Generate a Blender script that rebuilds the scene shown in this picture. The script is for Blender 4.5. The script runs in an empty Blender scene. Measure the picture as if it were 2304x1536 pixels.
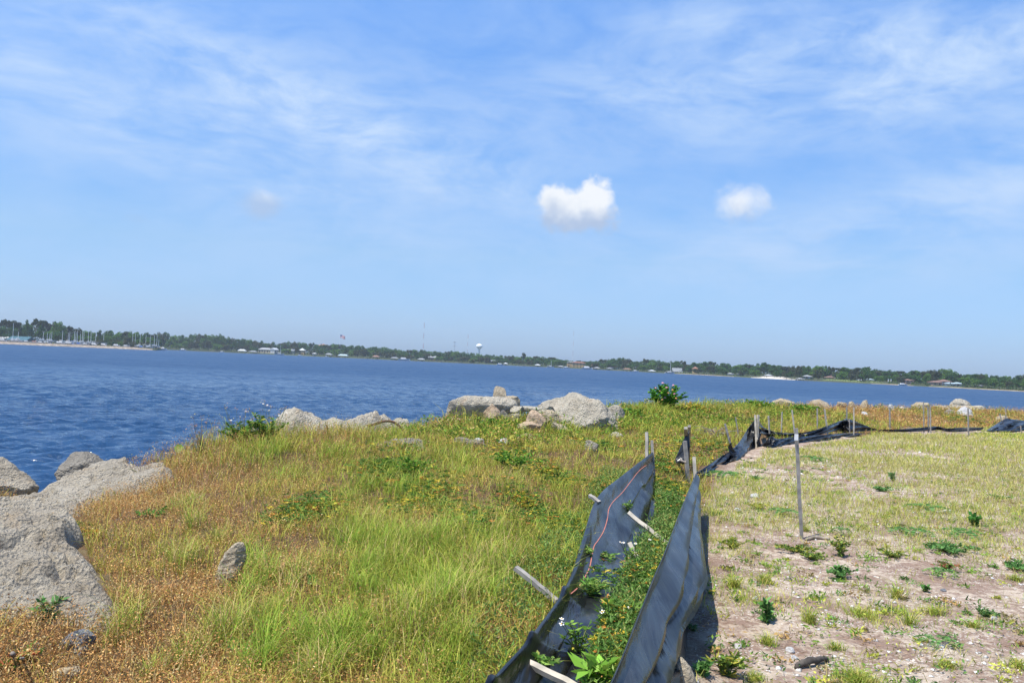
import bpy, bmesh, math, random
import numpy as np
from mathutils import Vector, Matrix, noise as mn
from mathutils.bvhtree import BVHTree
C = bpy.context.scene.collection
S = bpy.context.scene
rs = np.random.RandomState(7); random.seed(7)
# ------------------------------------------------------------------ camera
F = 1920.0; CX, CY = 1152.0, 768.0
ROLL = math.atan(0.0455); PITCH = math.atan(46.95/F); CAMZ = 1.6
WATER = -2.4
fw = Vector((0, math.cos(PITCH), math.sin(PITCH)))
r0 = Vector((1, 0, 0)); u0 = r0.cross(fw)
rt = r0*math.cos(ROLL)+u0*math.sin(ROLL); up = -r0*math.sin(ROLL)+u0*math.cos(ROLL)
cam = bpy.data.objects.new('camera', bpy.data.cameras.new('camera')); C.objects.link(cam)
m = Matrix.Identity(4)
for i in range(3):
    m[i][0] = rt[i]; m[i][1] = up[i]; m[i][2] = -fw[i]
m[2][3] = CAMZ
cam.matrix_world = m
cam.data.sensor_width = 36; cam.data.lens = 36*F/2304; cam.data.clip_end = 20000; cam.data.clip_start = 0.05
S.camera = cam
CAM = Vector((0, 0, CAMZ))
def ray(px, py): return (rt*((px-CX)/F)-up*((py-CY)/F)+fw)
def at(px, py, Y):
    r = ray(px, py); return CAM+r*(Y/r.y)
# ------------------------------------------------------------------ light
SUN_EL = 68.0; SUN_AZ = -125.0       # azimuth from +Y towards +X: the sun stands behind-left of the camera
to_sun = Vector((math.sin(math.radians(SUN_AZ))*math.cos(math.radians(SUN_EL)), math.cos(math.radians(SUN_AZ))*math.cos(math.radians(SUN_EL)), math.sin(math.radians(SUN_EL))))
sl = bpy.data.lights.new('sun', 'SUN'); sl.energy = 5.0; sl.angle = math.radians(0.5); sl.color = (1, .94, .83)
so = bpy.data.objects.new('sun', sl); C.objects.link(so); so.rotation_euler = to_sun.to_track_quat('Z', 'Y').to_euler()
S.view_settings.view_transform = 'Standard'; S.view_settings.look = 'None'; S.view_settings.gamma = 1; S.view_settings.exposure = 0.5
W = bpy.data.worlds.new('World'); S.world = W; W.use_nodes = True
class NT:
    """small helper for node trees: every input may be a number, a colour or a socket"""
    def __init__(s, t): s.t = t; s.n = t.nodes; s.l = t.links
    def put(s, node, key, v):
        if v is None: return
        k = node.inputs[key]
        if isinstance(v, bpy.types.NodeSocket): s.l.new(v, k)
        else:
            if hasattr(k.default_value, '__len__') and not hasattr(v, '__len__'): v = (v,)*len(k.default_value)
            if hasattr(v, '__len__') and len(v) == 3 and len(k.default_value) == 4: v = (*v, 1)
            k.default_value = v
    def node(s, kind, ins=None, **kw):
        n = s.n.new(kind)
        for k, v in kw.items(): setattr(n, k, v)
        for k, v in (ins or {}).items(): s.put(n, k, v)
        return n
    def math(s, op, a, b=None, c=None, clamp=False):
        n = s.node('ShaderNodeMath', operation=op, use_clamp=clamp)
        for i, v in enumerate((a, b, c)):
            if v is not None: s.put(n, i, v)
        return n.outputs[0]
    def noise(s, vec, scale, detail=4, rough=.5, dist=0, lac=2):
        return s.node('ShaderNodeTexNoise', {'Vector': vec, 'Scale': scale, 'Detail': detail, 'Roughness': rough, 'Distortion': dist, 'Lacunarity': lac}).outputs['Fac']
    def mix(s, f, a, b, mode='MIX'):
        n = s.n.new('ShaderNodeMix'); n.data_type = 'RGBA'; n.blend_type = mode
        s.put(n, 0, f); s.put(n, 6, a); s.put(n, 7, b); return n.outputs[2]
    def ramp(s, f, a, b, lo=0., hi=1., smooth=True):
        n = s.node('ShaderNodeMapRange', {0: f, 1: a, 2: b, 3: lo, 4: hi}); n.interpolation_type = 'SMOOTHSTEP' if smooth else 'LINEAR'
        n.clamp = True; return n.outputs[0]
w = NT(W.node_tree); w.n.clear()
sky = w.node('ShaderNodeTexSky'); sky.sky_type = 'NISHITA'; sky.sun_disc = False
sky.sun_elevation = math.radians(SUN_EL); sky.sun_rotation = math.radians(SUN_AZ)
sky.air_density = 1.0; sky.dust_density = 0.6; sky.ozone_density = 2.5; sky.altitude = 0
tc = w.node('ShaderNodeTexCoord').outputs['Generated']
sp = w.node('ShaderNodeSeparateXYZ', {0: tc})
az = w.math('ARCTAN2', sp.outputs[0], sp.outputs[1]); el = w.math('ARCSINE', sp.outputs[2])
uv = w.node('ShaderNodeCombineXYZ', {0: az, 1: el, 2: 0}).outputs[0]
def azel(px, py):
    r = ray(px, py).normalized(); return math.atan2(r.x, r.y), math.asin(r.z)
def gauss(px, py, sx, sy, ang, amp):
    a, e = azel(px, py); sx /= F; sy /= F; t = math.radians(ang)
    dx = w.math('SUBTRACT', az, a); dy = w.math('SUBTRACT', el, e)
    p = w.math('ADD', w.math('MULTIPLY', dx, math.cos(t)/sx), w.math('MULTIPLY', dy, math.sin(t)/sx))
    q = w.math('ADD', w.math('MULTIPLY', dx, -math.sin(t)/sy), w.math('MULTIPLY', dy, math.cos(t)/sy))
    d = w.math('ADD', w.math('MULTIPLY', p, p), w.math('MULTIPLY', q, q))
    return w.math('MULTIPLY', w.math('EXPONENT', w.math('MULTIPLY', d, -1.0)), amp)
def total(lst):
    o = lst[0]
    for k in lst[1:]: o = w.math('ADD', o, k)
    return o
cirrus_mask = total([gauss(650, 210, 620, 85, -13, .85), gauss(330, 300, 620, 110, -12, .75), gauss(1960, 190, 640, 120, 3, 1.0), gauss(1750, 60, 420, 60, -8, .55),
    gauss(2230, 420, 430, 85, 14, .95), gauss(1950, 560, 700, 90, 0, .3), gauss(1150, 420, 500, 60, -6, .2), gauss(150, 560, 600, 110, 0, .28), gauss(1750, 620, 900, 90, 0, .25), gauss(40, 130, 160, 40, -20, .35), gauss(900, 340, 330, 60, -16, .5), gauss(1200, 150, 1500, 190, 0, .34), gauss(500, 420, 900, 120, -5, .22)])
mp = w.node('ShaderNodeMapping', {0: uv}); mp.inputs['Rotation'].default_value = (0, 0, math.radians(8)); mp.inputs['Scale'].default_value = (1.0, 2.7, 1)
wn = w.node('ShaderNodeTexNoise', {'Vector': mp.outputs[0], 'Scale': 3.2, 'Detail': 3, 'Roughness': .5})
warp = w.node('ShaderNodeVectorMath', {0: wn.outputs['Color'], 1: (.5, .5, .5)}, operation='SUBTRACT').outputs[0]
warp2 = w.node('ShaderNodeVectorMath', {0: warp, 'Scale': .22}, operation='SCALE').outputs[0]
cv = w.node('ShaderNodeVectorMath', {0: mp.outputs[0], 1: warp2}, operation='ADD').outputs[0]
n1 = w.noise(cv, 7.5, 8, .6); n2 = w.noise(cv, 26, 6, .6)
cn = w.math('ADD', w.math('MULTIPLY', n1, .78), w.math('MULTIPLY', n2, .22))
cir = w.math('MULTIPLY', w.ramp(cn, .24, .74), cirrus_mask, clamp=True)
cir = w.math('MULTIPLY', cir, 1.0, clamp=True)
def puff(px, py, sx, sy, lo, hi, amp, seed, edge=.55, extra=()):
    g = gauss(px, py, sx, sy, 0, 1)
    for e_ in extra: g = w.math('MAXIMUM', g, gauss(*e_, 0, 1))
    a, e = azel(px, py)
    v = w.node('ShaderNodeVectorMath', {0: uv, 1: (seed, seed*.7, seed)}, operation='ADD').outputs[0]
    nn = w.noise(v, 40, 7, .6, .35)
    t = w.math('ADD', g, w.math('MULTIPLY', w.math('SUBTRACT', nn, .5), edge*2))
    return w.math('MULTIPLY', w.ramp(t, lo, hi), amp), g
pf, g1 = puff(1300, 484, 104, 50, .34, .74, .95, 3.3, .50, ((1252, 455, 52, 44), (1340, 446, 50, 48), (1300, 455, 60, 40)))
pf2, g2 = puff(1672, 458, 72, 50, .34, 1.1, .85, 2.9, .45)
pf3, _ = puff(586, 462, 58, 40, .32, 1.0, .62, 5.1, .35)
pf4, _ = puff(303, 492, 40, 16, .45, 1.3, .2, 7.1, .3)
pf5, _ = puff(1848, 531, 40, 14, .45, 1.3, .16, 8.3, .3)
pf6, _ = puff(975, 440, 60, 40, .45, 1.3, .13, 9.3, .4)
alpha = total([pf, pf2, pf3, pf4, pf5, pf6])
hs = w.node('ShaderNodeHueSaturation', {'Hue': .5, 'Saturation': 1.0, 'Value': 1.0, 'Color': sky.outputs[0]}).outputs[0]
elc = w.ramp(el, 0.0, .12, 0, 1, smooth=False); elc2 = w.ramp(el, .12, .40, 0, 1, smooth=False)
tint = w.mix(elc2, w.mix(elc, (0.45, .63, 1.10), (.65, .81, 1.01)), (.76, 1.13, 1.52))
hs = w.mix(1.0, hs, tint, 'MULTIPLY')
cl1 = w.mix(cir, hs, (3.5, 4.6, 6.35))
shade = w.ramp(w.math('ADD', el, w.math('MULTIPLY', w.math('SUBTRACT', w.noise(uv, 40, 4, .5), .5), .05)), azel(1296, 512)[1], azel(1296, 440)[1])
ccol = w.mix(shade, (2.9, 3.6, 4.9), (6.1, 6.25, 6.4))
cl2 = w.mix(w.math('MINIMUM', alpha, 1.0), cl1, ccol)
bg = w.node('ShaderNodeBackground', {'Color': cl2, 'Strength': 0.112})
wo = w.node('ShaderNodeOutputWorld'); w.l.new(bg.outputs[0], wo.inputs[0])
W.cycles.sampling_method = 'MANUAL'; W.cycles.sample_map_resolution = 512
# ------------------------------------------------------------------ helpers
def tag(o, label=None, cat=None, group=None, kind=None):
    if label: o['label'] = label
    if cat: o['category'] = cat
    if group: o['group'] = group
    if kind: o['kind'] = kind
    return o
def empty(name, loc=(0, 0, 0), label=None, cat=None, group=None):
    o = bpy.data.objects.new(name, None); C.objects.link(o); o.location = loc; o.empty_display_size = .2
    return tag(o, label, cat, group)
def mesh_obj(name, verts, faces, mat, parent=None, smooth=False, col=None):
    me = bpy.data.meshes.new(name); me.from_pydata([tuple(v) for v in verts], [], faces); me.update()
    if smooth: me.shade_smooth()
    if mat: me.materials.append(mat)
    o = bpy.data.objects.new(name, me); C.objects.link(o)
    if parent: o.parent = parent
    return o
def np_mesh(name, V, polys, mat, parent=None, colors=None, smooth=False):
    """polys: list of (n_per_face, index array shaped (k, n))"""
    me = bpy.data.meshes.new(name)
    me.vertices.add(len(V)); me.vertices.foreach_set('co', np.ascontiguousarray(V, dtype=np.float32).ravel())
    loops = np.concatenate([p.ravel() for n, p in polys]).astype(np.int32)
    tot = np.concatenate([np.full(len(p), n, np.int32) for n, p in polys])
    st = np.concatenate([[0], np.cumsum(tot)[:-1]]).astype(np.int32)
    me.loops.add(len(loops)); me.loops.foreach_set('vertex_index', loops)
    me.polygons.add(len(tot)); me.polygons.foreach_set('loop_start', st)
    try: me.polygons.foreach_set('loop_total', tot)
    except Exception: pass
    if smooth: me.polygons.foreach_set('use_smooth', np.ones(len(tot), bool))
    me.update(calc_edges=True)
    if colors is not None:
        a = me.color_attributes.new('Col', 'FLOAT_COLOR', 'POINT')
        c = np.ones((len(V), 4), np.float32); c[:, :3] = colors; a.data.foreach_set('color', c.ravel())
    me.materials.append(mat)
    o = bpy.data.objects.new(name, me); C.objects.link(o)
    if parent: o.parent = parent
    return o
def copy_tree(o, parent=None):
    c = o.copy(); C.objects.link(c); c.parent = parent
    for ch in list(o.children): copy_tree(ch, c)
    return c
class MB:
    def __init__(s): s.v = []; s.f = []
    def add(s, v, f):
        b = len(s.v); s.v += [tuple(x) for x in v]; s.f += [tuple(i+b for i in q) for q in f]; return s
    def box(s, x0, x1, y0, y1, z0, z1):
        return s.add([(x0, y0, z0), (x1, y0, z0), (x1, y1, z0), (x0, y1, z0), (x0, y0, z1), (x1, y0, z1), (x1, y1, z1), (x0, y1, z1)],
            [(0, 3, 2, 1), (4, 5, 6, 7), (0, 1, 5, 4), (1, 2, 6, 5), (2, 3, 7, 6), (3, 0, 4, 7)])
    def tube(s, pts, rad, n=6, cap=True):
        pts = [Vector(p) for p in pts]
        if not hasattr(rad, '__len__'): rad = [rad]*len(pts)
        vs = []; fs = []
        for i, p in enumerate(pts):
            t = (pts[min(i+1, len(pts)-1)]-pts[max(i-1, 0)]).normalized()
            a = t.cross(Vector((0, 0, 1)) if abs(t.z) < .9 else Vector((1, 0, 0))).normalized(); b = t.cross(a)
            for k in range(n):
                q = 2*math.pi*k/n; vs.append(p+(a*math.cos(q)+b*math.sin(q))*rad[i])
        for i in range(len(pts)-1):
            for k in range(n): fs.append((i*n+k, i*n+(k+1) % n, (i+1)*n+(k+1) % n, (i+1)*n+k))
        if cap: fs.append(tuple(range(n))[::-1]); fs.append(tuple((len(pts)-1)*n+k for k in range(n)))
        return s.add(vs, fs)
    def build(s, name, mat, parent=None, smooth=False): return mesh_obj(name, s.v, s.f, mat, parent, smooth)
# numpy value noise
def _h(ix, iy, iz, seed):
    n = (ix.astype(np.int64)*374761393+iy.astype(np.int64)*668265263+iz.astype(np.int64)*2147483647+seed*974634777) & 0xffffffff
    n = ((n ^ (n >> 13))*1274126177) & 0xffffffff
    n = ((n ^ (n >> 15))*2246822519) & 0xffffffff
    return ((n ^ (n >> 16)) & 0xffffff)/float(0xffffff)
def vn(x, y, z=None, seed=0):
    x = np.asarray(x, float); y = np.asarray(y, float); z = np.zeros_like(x) if z is None else np.asarray(z, float)
    fx, fy, fz = np.floor(x), np.floor(y), np.floor(z); tx, ty, tz = x-fx, y-fy, z-fz
    tx = tx*tx*(3-2*tx); ty = ty*ty*(3-2*ty); tz = tz*tz*(3-2*tz); o = 0
    for a in (0, 1):
        for b in (0, 1):
            for c in (0, 1):
                o = o+_h(fx+a, fy+b, fz+c, seed)*(tx if a else 1-tx)*(ty if b else 1-ty)*(tz if c else 1-tz)
    return o*2-1
def fbm(x, y, z=None, seed=0, oc=4, g=.5):
    o = 0; a = 1; k = 1; t = 0
    for i in range(oc):
        o = o+a*vn(x*k, y*k, None if z is None else z*k, seed+i*17); t += a; a *= g; k *= 2.03
    return o/t
def sst(a, b, x):
    t = np.clip((x-a)/(b-a), 0, 1); return t*t*(3-2*t)
# ------------------------------------------------------------------ materials
def newmat(name):
    mt = bpy.data.materials.new(name); mt.use_nodes = True; t = NT(mt.node_tree); b = mt.node_tree.nodes['Principled BSDF']; return mt, t, b
def plain(name, col, rough=.6, metal=0, var=.18, scale=3, spec=.4, bump=0):
    mt, t, b = newmat(name); oc = t.node('ShaderNodeTexCoord').outputs['Object']
    n = t.noise(oc, scale, 5, .6)
    c = t.mix(t.ramp(n, .3, .7), tuple(k*(1-var) for k in col), tuple(min(1, k*(1+var)) for k in col))
    t.put(b, 'Base Color', c); t.put(b, 'Roughness', rough); t.put(b, 'Metallic', metal); t.put(b, 'Specular IOR Level', spec)
    if bump:
        bn = t.node('ShaderNodeBump', {'Strength': bump, 'Height': t.noise(oc, scale*12, 4, .6)}); t.put(b, 'Normal', bn.outputs[0])
    return mt
def leafmat(name, trans=.3, rough=.55):
    mt, t, b = newmat(name); a = t.node('ShaderNodeAttribute'); a.attribute_name = 'Col'
    t.put(b, 'Base Color', a.outputs['Color']); t.put(b, 'Roughness', rough); t.put(b, 'Specular IOR Level', .13)
    tr = t.node('ShaderNodeBsdfTranslucent', {'Color': a.outputs['Color']})
    mx = t.node('ShaderNodeMixShader', {0: trans}); t.l.new(b.outputs[0], mx.inputs[1]); t.l.new(tr.outputs[0], mx.inputs[2])
    t.l.new(mx.outputs[0], t.n['Material Output'].inputs[0]); return mt
M_leaf = leafmat('leaf'); M_tree = leafmat('tree_leaf', .15, .7); M_dry = leafmat('dry_stalk', .15, .8)
def rockmat(name, base, light, dark, tan, scale=1.0, bump=.9):
    mt, t, b = newmat(name); oc = t.node('ShaderNodeTexCoord').outputs['Object']
    big = t.noise(oc, 1.6*scale, 6, .6, .3); mid = t.noise(oc, 9*scale, 6, .65); fine = t.noise(oc, 60*scale, 4, .7)
    vo = t.node('ShaderNodeTexVoronoi', {'Vector': oc, 'Scale': 34*scale, 'Randomness': 1}); vd = vo.outputs['Distance']
    c = t.mix(t.ramp(big, .35, .65), base, light); c = t.mix(t.ramp(t.noise(oc, 3.1*scale, 5, .6, .5), .55, .72), c, tan)
    c = t.mix(t.ramp(mid, .56, .75, 0, .75), c, dark)
    c = t.mix(t.ramp(fine, .58, .72, 0, .5), c, tuple(k*.45 for k in base))
    c = t.mix(t.ramp(vo.outputs['Color'], .88, .96, 0, .4), c, (.55, .52, .46))
    t.put(b, 'Base Color', c); t.put(b, 'Roughness', .92); t.put(b, 'Specular IOR Level', .2)
    hgt = t.math('ADD', t.math('MULTIPLY', mid, 1.2), t.math('ADD', t.math('MULTIPLY', fine, .5), t.math('MULTIPLY', vd, .5)))
    bn = t.node('ShaderNodeBump', {'Strength': bump, 'Distance': .09, 'Height': hgt}); t.put(b, 'Normal', bn.outputs[0]); return mt
M_rock = rockmat('coarse_concrete', (.42, .375, .295), (.56, .51, .41), (.12, .11, .09), (.48, .39, .28))
M_rockd = rockmat('weathered_concrete', (.37, .32, .245), (.49, .44, .35), (.11, .10, .08), (.44, .35, .24), 1.2)
M_rockg = rockmat('grey_rock', (.26, .235, .195), (.34, .31, .26), (.08, .075, .065), (.30, .23, .16))
M_rocko = rockmat('orange_rock', (.44, .31, .20), (.50, .39, .28), (.2, .14, .09), (.46, .29, .16), 1.4, .6)
M_rockw = rockmat('white_rock', (.40, .395, .385), (.52, .52, .52), (.2, .2, .2), (.36, .33, .28), 1.2, .5)
M_rockt = rockmat('tan_rock', (.38, .31, .21), (.47, .40, .29), (.14, .12, .09), (.34, .25, .15), 1.1, .7)
M_rockb = rockmat('blue_grey_rock', (.16, .17, .19), (.27, .275, .285), (.07, .07, .08), (.22, .19, .15), 2, .6)
M_stake = plain('weathered_wood', (.28, .26, .23), .9, var=.3, scale=9, bump=.4)
M_stake2 = plain('pale_wood', (.42, .38, .31), .9, var=.25, scale=9, bump=.4)
M_rust = plain('rusty_iron', (.10, .05, .03), .85, var=.4, scale=20, bump=.3)
M_cable = plain('faded_orange_cord', (.46, .17, .12), .5, var=.15, scale=12)
M_white = plain('white_paint', (.78, .78, .76), .5, var=.05)
M_bark = plain('bark', (.13, .10, .075), .9, var=.3, scale=1.5)
M_drift = plain('driftwood', (.25, .21, .17), .9, var=.4, scale=14, bump=.5)
M_burn = plain('charred_wood', (.07, .06, .05), .9, var=.5, scale=14, bump=.6)
# silt fabric
M_fab, t, b = newmat('black_silt_fabric'); oc = t.node('ShaderNodeTexCoord').outputs['Object']
dust = t.ramp(t.noise(oc, 2.0, 6, .6, .4), .42, .75)
c = t.mix(dust, (.008, .009, .011), (.032, .032, .033)); fm0 = t.node('ShaderNodeMapping', {0: oc}); fm0.inputs['Scale'].default_value = (1, .1, 1); c = t.mix(t.ramp(t.noise(fm0.outputs[0], 12, 5, .7), .56, .74, 0, .5), c, (.085, .075, .062)); c = t.mix(t.ramp(t.noise(fm0.outputs[0], 26, 3, .6), .5, .66, 0, .6), c, (.006, .006, .008))
t.put(b, 'Base Color', c); t.put(b, 'Roughness', t.ramp(t.noise(fm0.outputs[0], 7, 4),   .3, .7, .22, .38)); t.put(b, 'Specular IOR Level', .42)
wv = t.node('ShaderNodeTexWave', {'Vector': oc, 'Scale': 90, 'Distortion': .6}); wv.wave_profile = 'SIN'
fm_ = t.node('ShaderNodeMapping', {0: oc}); fm_.inputs['Scale'].default_value = (1, .07, 1); cr = t.noise(fm_.outputs[0], 6, 4, .55, .6)
vc = t.node('ShaderNodeTexVoronoi', {'Vector': fm_.outputs[0], 'Scale': 7, 'Randomness': 1, 'Smoothness': .3}, feature='SMOOTH_F1'); bn2 = t.node('ShaderNodeBump', {'Strength': .45, 'Distance': .035, 'Height': t.math('ADD', cr, t.math('MULTIPLY', vc.outputs['Distance'], .8))}); t.put(b, 'Normal', bn2.outputs[0])
# ------------------------------------------------------------------ terrain
RP = np.array([(-120, -60, -.7), (-30, -3, -.6), (-14, 5.5, -.55), (-6.6, 11, -.50), (-5.3, 11.8, -.22), (-4.4, 12.4, .19), (-3.7, 13, .29), (-2.6, 15, .14), (-1.4, 19, .10), (1.85, 24, .12), (5.2, 29, .27), (9.4, 33, .24), (14, 36, .22), (25, 42, .25), (45, 50, .3), (160, 90, .3)], float)
def ridge(x, y):
    best = np.full(np.shape(x), 1e9); H = np.zeros(np.shape(x))
    for a, b_ in zip(RP[:-1], RP[1:]):
        d = b_[:2]-a[:2]; L = (d**2).sum()
        tt = np.clip(((x-a[0])*d[0]+(y-a[1])*d[1])/L, 0, 1)
        ds = np.hypot(x-a[0]-tt*d[0], y-a[1]-tt*d[1]); k = ds < best
        best = np.where(k, ds, best); H = np.where(k, a[2]+(b_[2]-a[2])*tt, H)
    ins = y < np.interp(x, RP[:, 0], RP[:, 1])
    return np.where(ins, best, -best), H
FY = [-60, 0, 2, 9.4, 16.3, 19.2, 22.3, 23.6, 26.6, 33.4, 60]; FX = [-3, -.3, .3, 2.06, 4.1, 5.5, 8.2, 9.6, 12, 20, 60]
def infield(x, y): return sst(-.25, .45, x-np.interp(y, FY, FX))
def hgt(x, y):
    x = np.asarray(x, float); y = np.asarray(y, float)
    sd, H = ridge(x, y)
    sd = sd+.35*fbm(x*.5, y*.5, seed=3, oc=3)
    f = infield(x, y)
    wi = 1-sst(.3, 5.5, sd)
    z = np.where(sd > 0, H*wi, H+np.maximum(-3.6, sd*.62))
    n = fbm(x*.7, y*.7, seed=11, oc=4)
    z = z+n*(.15*(1-f)+.022*f)+(1-f)*.09*fbm(x*1.6, y*1.6, seed=14, oc=2)+.018*fbm(x*3, y*3, seed=21, oc=3)*(1-.5*f)
    # low swell of the left mound and the shallow trench beside the fences
    z = z+.10*np.exp(-(((x+1.6)/1.6)**2+((y-8.5)/2.6)**2))
    return z
def h1(x, y): return float(hgt(np.array([x]), np.array([y]))[0])
def G(px, py, dz=0.0):
    r = ray(px, py); lo = 1.5
    s = np.linspace(1.5, 60, 1200); X = r.x*s/r.y; Y = s; Z = CAMZ+r.z*s/r.y
    d = Z-(hgt(X, Y)+dz); k = np.where(d < 0)[0]
    i = k[0] if len(k) else len(s)-1
    y = s[i]; i0 = max(i-1, 0)
    if d[i0] > 0 > d[i]: y = s[i0]+(s[i]-s[i0])*d[i0]/(d[i0]-d[i])
    return Vector((r.x*y/r.y, y, CAMZ+r.z*y/r.y))
gx = np.concatenate([np.linspace(-120, -22, 40)[:-1], np.linspace(-22, -9, 60)[:-1], np.linspace(-9, 9, 300)[:-1], np.linspace(9, 34, 200)[:-1], np.linspace(34, 150, 60)])
gy = np.concatenate([np.linspace(-60, 0, 40)[:-1], np.linspace(0, 14, 230)[:-1], np.linspace(14, 50, 330)[:-1], np.linspace(50, 100, 40)])
GX, GY = np.meshgrid(gx, gy); ZZ = hgt(GX.ravel(), GY.ravel())
fld = infield(GX.ravel(), GY.ravel())
V = np.stack([GX.ravel(), GY.ravel(), ZZ], 1); nx, ny = len(gx), len(gy)
I = np.arange(nx*ny).reshape(ny, nx); Q = np.stack([I[:-1, :-1], I[:-1, 1:], I[1:, 1:], I[1:, :-1]], -1).reshape(-1, 4)
M_ground, t, b = newmat('sandy_ground'); oc = t.node('ShaderNodeTexCoord').outputs['Object']
a = t.node('ShaderNodeAttribute'); a.attribute_name = 'Col'; fm = t.node('ShaderNodeSeparateColor', {0: a.outputs['Color']}).outputs[0]
lit = t.ramp(t.math('ADD', t.math('MULTIPLY', t.noise(oc, 1.8, 6, .7, .4), .55), t.math('MULTIPLY', t.noise(oc, 14, 5, .7), .45)), .41, .55)
sand = t.mix(t.noise(oc, 30, 6, .7), (.38, .30, .22), (.62, .53, .43))
litter = t.mix(t.noise(oc, 55, 5, .75), (.13, .08, .06), (.34, .23, .175))
fc = t.mix(t.math('MULTIPLY', lit, .88), sand, litter)
vo = t.node('ShaderNodeTexVoronoi', {'Vector': oc, 'Scale': 42, 'Randomness': 1})
sh = t.math('MULTIPLY', t.ramp(vo.outputs['Distance'], .34, .22), t.ramp(t.noise(oc, 2.2, 4, .6), .43, .56))
fc = t.mix(t.math('MULTIPLY', sh, .7), fc, (.74, .70, .64))
soil = t.mix(t.noise(oc, 40, 6, .75), (.05, .032, .018), (.22, .14, .08)); soil = t.mix(t.ramp(t.noise(oc, 2.5, 4), .5, .7, 0, .6), soil, (.20, .17, .09))
t.put(b, 'Base Color', t.mix(fm, soil, fc)); t.put(b, 'Roughness', .95); t.put(b, 'Specular IOR Level', .15)
bn = t.node('ShaderNodeBump', {'Strength': .8, 'Distance': .02, 'Height': t.math('ADD', t.noise(oc, 60, 5, .75), t.math('MULTIPLY', vo.outputs['Distance'], .6))}); t.put(b, 'Normal', bn.outputs[0])
cc = np.zeros((len(V), 3)); cc[:, 0] = fld
g = np_mesh('ground', V, [(4, Q)], M_ground, colors=cc, smooth=True); tag(g, kind='structure')
# ------------------------------------------------------------------ water
NA = 760
ang = np.radians(np.linspace(-78, 78, NA)); ang = np.sign(ang)*(np.abs(ang)/np.radians(78))**1.25*np.radians(78)
rr = np.concatenate([np.geomspace(8, 17, 40)[:-1], np.geomspace(17, 150, 620)[:-1], np.geomspace(150, 9000, 240)]); NR = len(rr)
A, R = np.meshgrid(ang, rr); X = R*np.sin(A); Y = R*np.cos(A); Zw = np.zeros_like(X)
rw = np.random.RandomState(5); cell = np.maximum(np.gradient(rr)[:, None]+0*R, .06)
for i in range(80):
    lam = .35*(5.5**rw.rand()); dr = math.radians(-60+rw.randn()*32); k = 2*math.pi/lam
    amp = .0105*lam**.8*(.5+rw.rand())/(1+lam*.06)
    ph = (X*math.sin(dr)+Y*math.cos(dr))*k+rw.rand()*6.28+.9*vn(X*.11+i, Y*.11, seed=40+i)
    Zw += amp*np.sin(ph)*np.clip(lam/cell/2.2-.9, 0, 1)
Zw *= (.75+.45*fbm(X*.03, Y*.03, seed=9, oc=3))
V = np.stack([X.ravel(), Y.ravel(), WATER+Zw.ravel()], 1)
I = np.arange(NA*NR).reshape(NR, NA); Q = np.stack([I[:-1, :-1], I[1:, :-1], I[1:, 1:], I[:-1, 1:]], -1).reshape(-1, 4)[:, ::-1]
M_water, t, b = newmat('bay_water'); oc = t.node('ShaderNodeTexCoord').outputs['Object']
mp = t.node('ShaderNodeMapping', {0: oc}); mp.inputs['Rotation'].default_value = (0, 0, math.radians(-25)); mp.inputs['Scale'].default_value = (.62, 1, 1)
big = t.noise(mp.outputs[0], 1.3, 4, .6, .3); sm = t.noise(mp.outputs[0], 3.6, 5, .65, .3); tiny = t.noise(mp.outputs[0], 14, 3, .6)
mp2 = t.node('ShaderNodeMapping', {0: oc}); mp2.inputs['Scale'].default_value = (.004, .02, 1)
slick = t.noise(mp2.outputs[0], 1.3, 4, .6); mp2_0 = mp2.outputs[0]
hh = t.math('ADD', t.math('ADD', t.math('MULTIPLY', big, .60), t.math('MULTIPLY', t.noise(mp.outputs[0], .33, 2, .5, .4), 1.7)), t.math('ADD', t.math('MULTIPLY', sm, .40), t.math('MULTIPLY', tiny, .05)))
st = t.math('MULTIPLY', t.ramp(slick, .38, .62, .70, 1.0), t.ramp(t.noise(oc, .07, 4, .6), .3, .7, .7, 1.0))
bn = t.node('ShaderNodeBump', {'Strength': t.math('MULTIPLY', st, .8), 'Distance': .5, 'Height': hh})
def cvec(scale, det, amp):
    c_ = t.node('ShaderNodeTexNoise', {'Vector': mp.outputs[0], 'Scale': scale, 'Detail': det, 'Roughness': .6}).outputs['Color']
    c_ = t.node('ShaderNodeVectorMath', {0: c_, 1: (.5, .5, .5)}, operation='SUBTRACT').outputs[0]
    return t.node('ShaderNodeVectorMath', {0: c_, 1: (amp*.8, amp, 0)}, operation='MULTIPLY').outputs[0]
sm_ = t.node('ShaderNodeVectorMath', {0: cvec(.5, 3, 1.3), 1: cvec(2.2, 4, 1.6)}, operation='ADD').outputs[0]; sm_ = t.node('ShaderNodeVectorMath', {0: sm_, 1: cvec(.12, 4, .7)}, operation='ADD').outputs[0]; sm_ = t.node('ShaderNodeVectorMath', {0: sm_, 1: cvec(.03, 3, .2)}, operation='ADD').outputs[0]
dist_ = t.node('ShaderNodeVectorMath', {0: oc}, operation='LENGTH').outputs['Value']
sm_ = t.node('ShaderNodeVectorMath', {0: sm_, 'Scale': t.math('MULTIPLY', t.ramp(dist_, 20, 140, .3, 1.35), t.ramp(t.noise(mp2_0, 1.3, 4, .6), .36, .64, .75, 1.1))}, operation='SCALE').outputs[0]
nn_ = t.node('ShaderNodeVectorMath', {0: bn.outputs[0], 1: sm_}, operation='ADD').outputs[0]
nn_ = t.node('ShaderNodeVectorMath', {0: nn_}, operation='NORMALIZE').outputs[0]; t.put(b, 'Normal', nn_)
t.put(b, 'Base Color', (.018, .053, .120)); t.put(b, 'Roughness', t.ramp(dist_, 40, 220, .08, .42)); t.put(b, 'IOR', 1.33); t.put(b, 'Specular IOR Level', .42)
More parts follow.
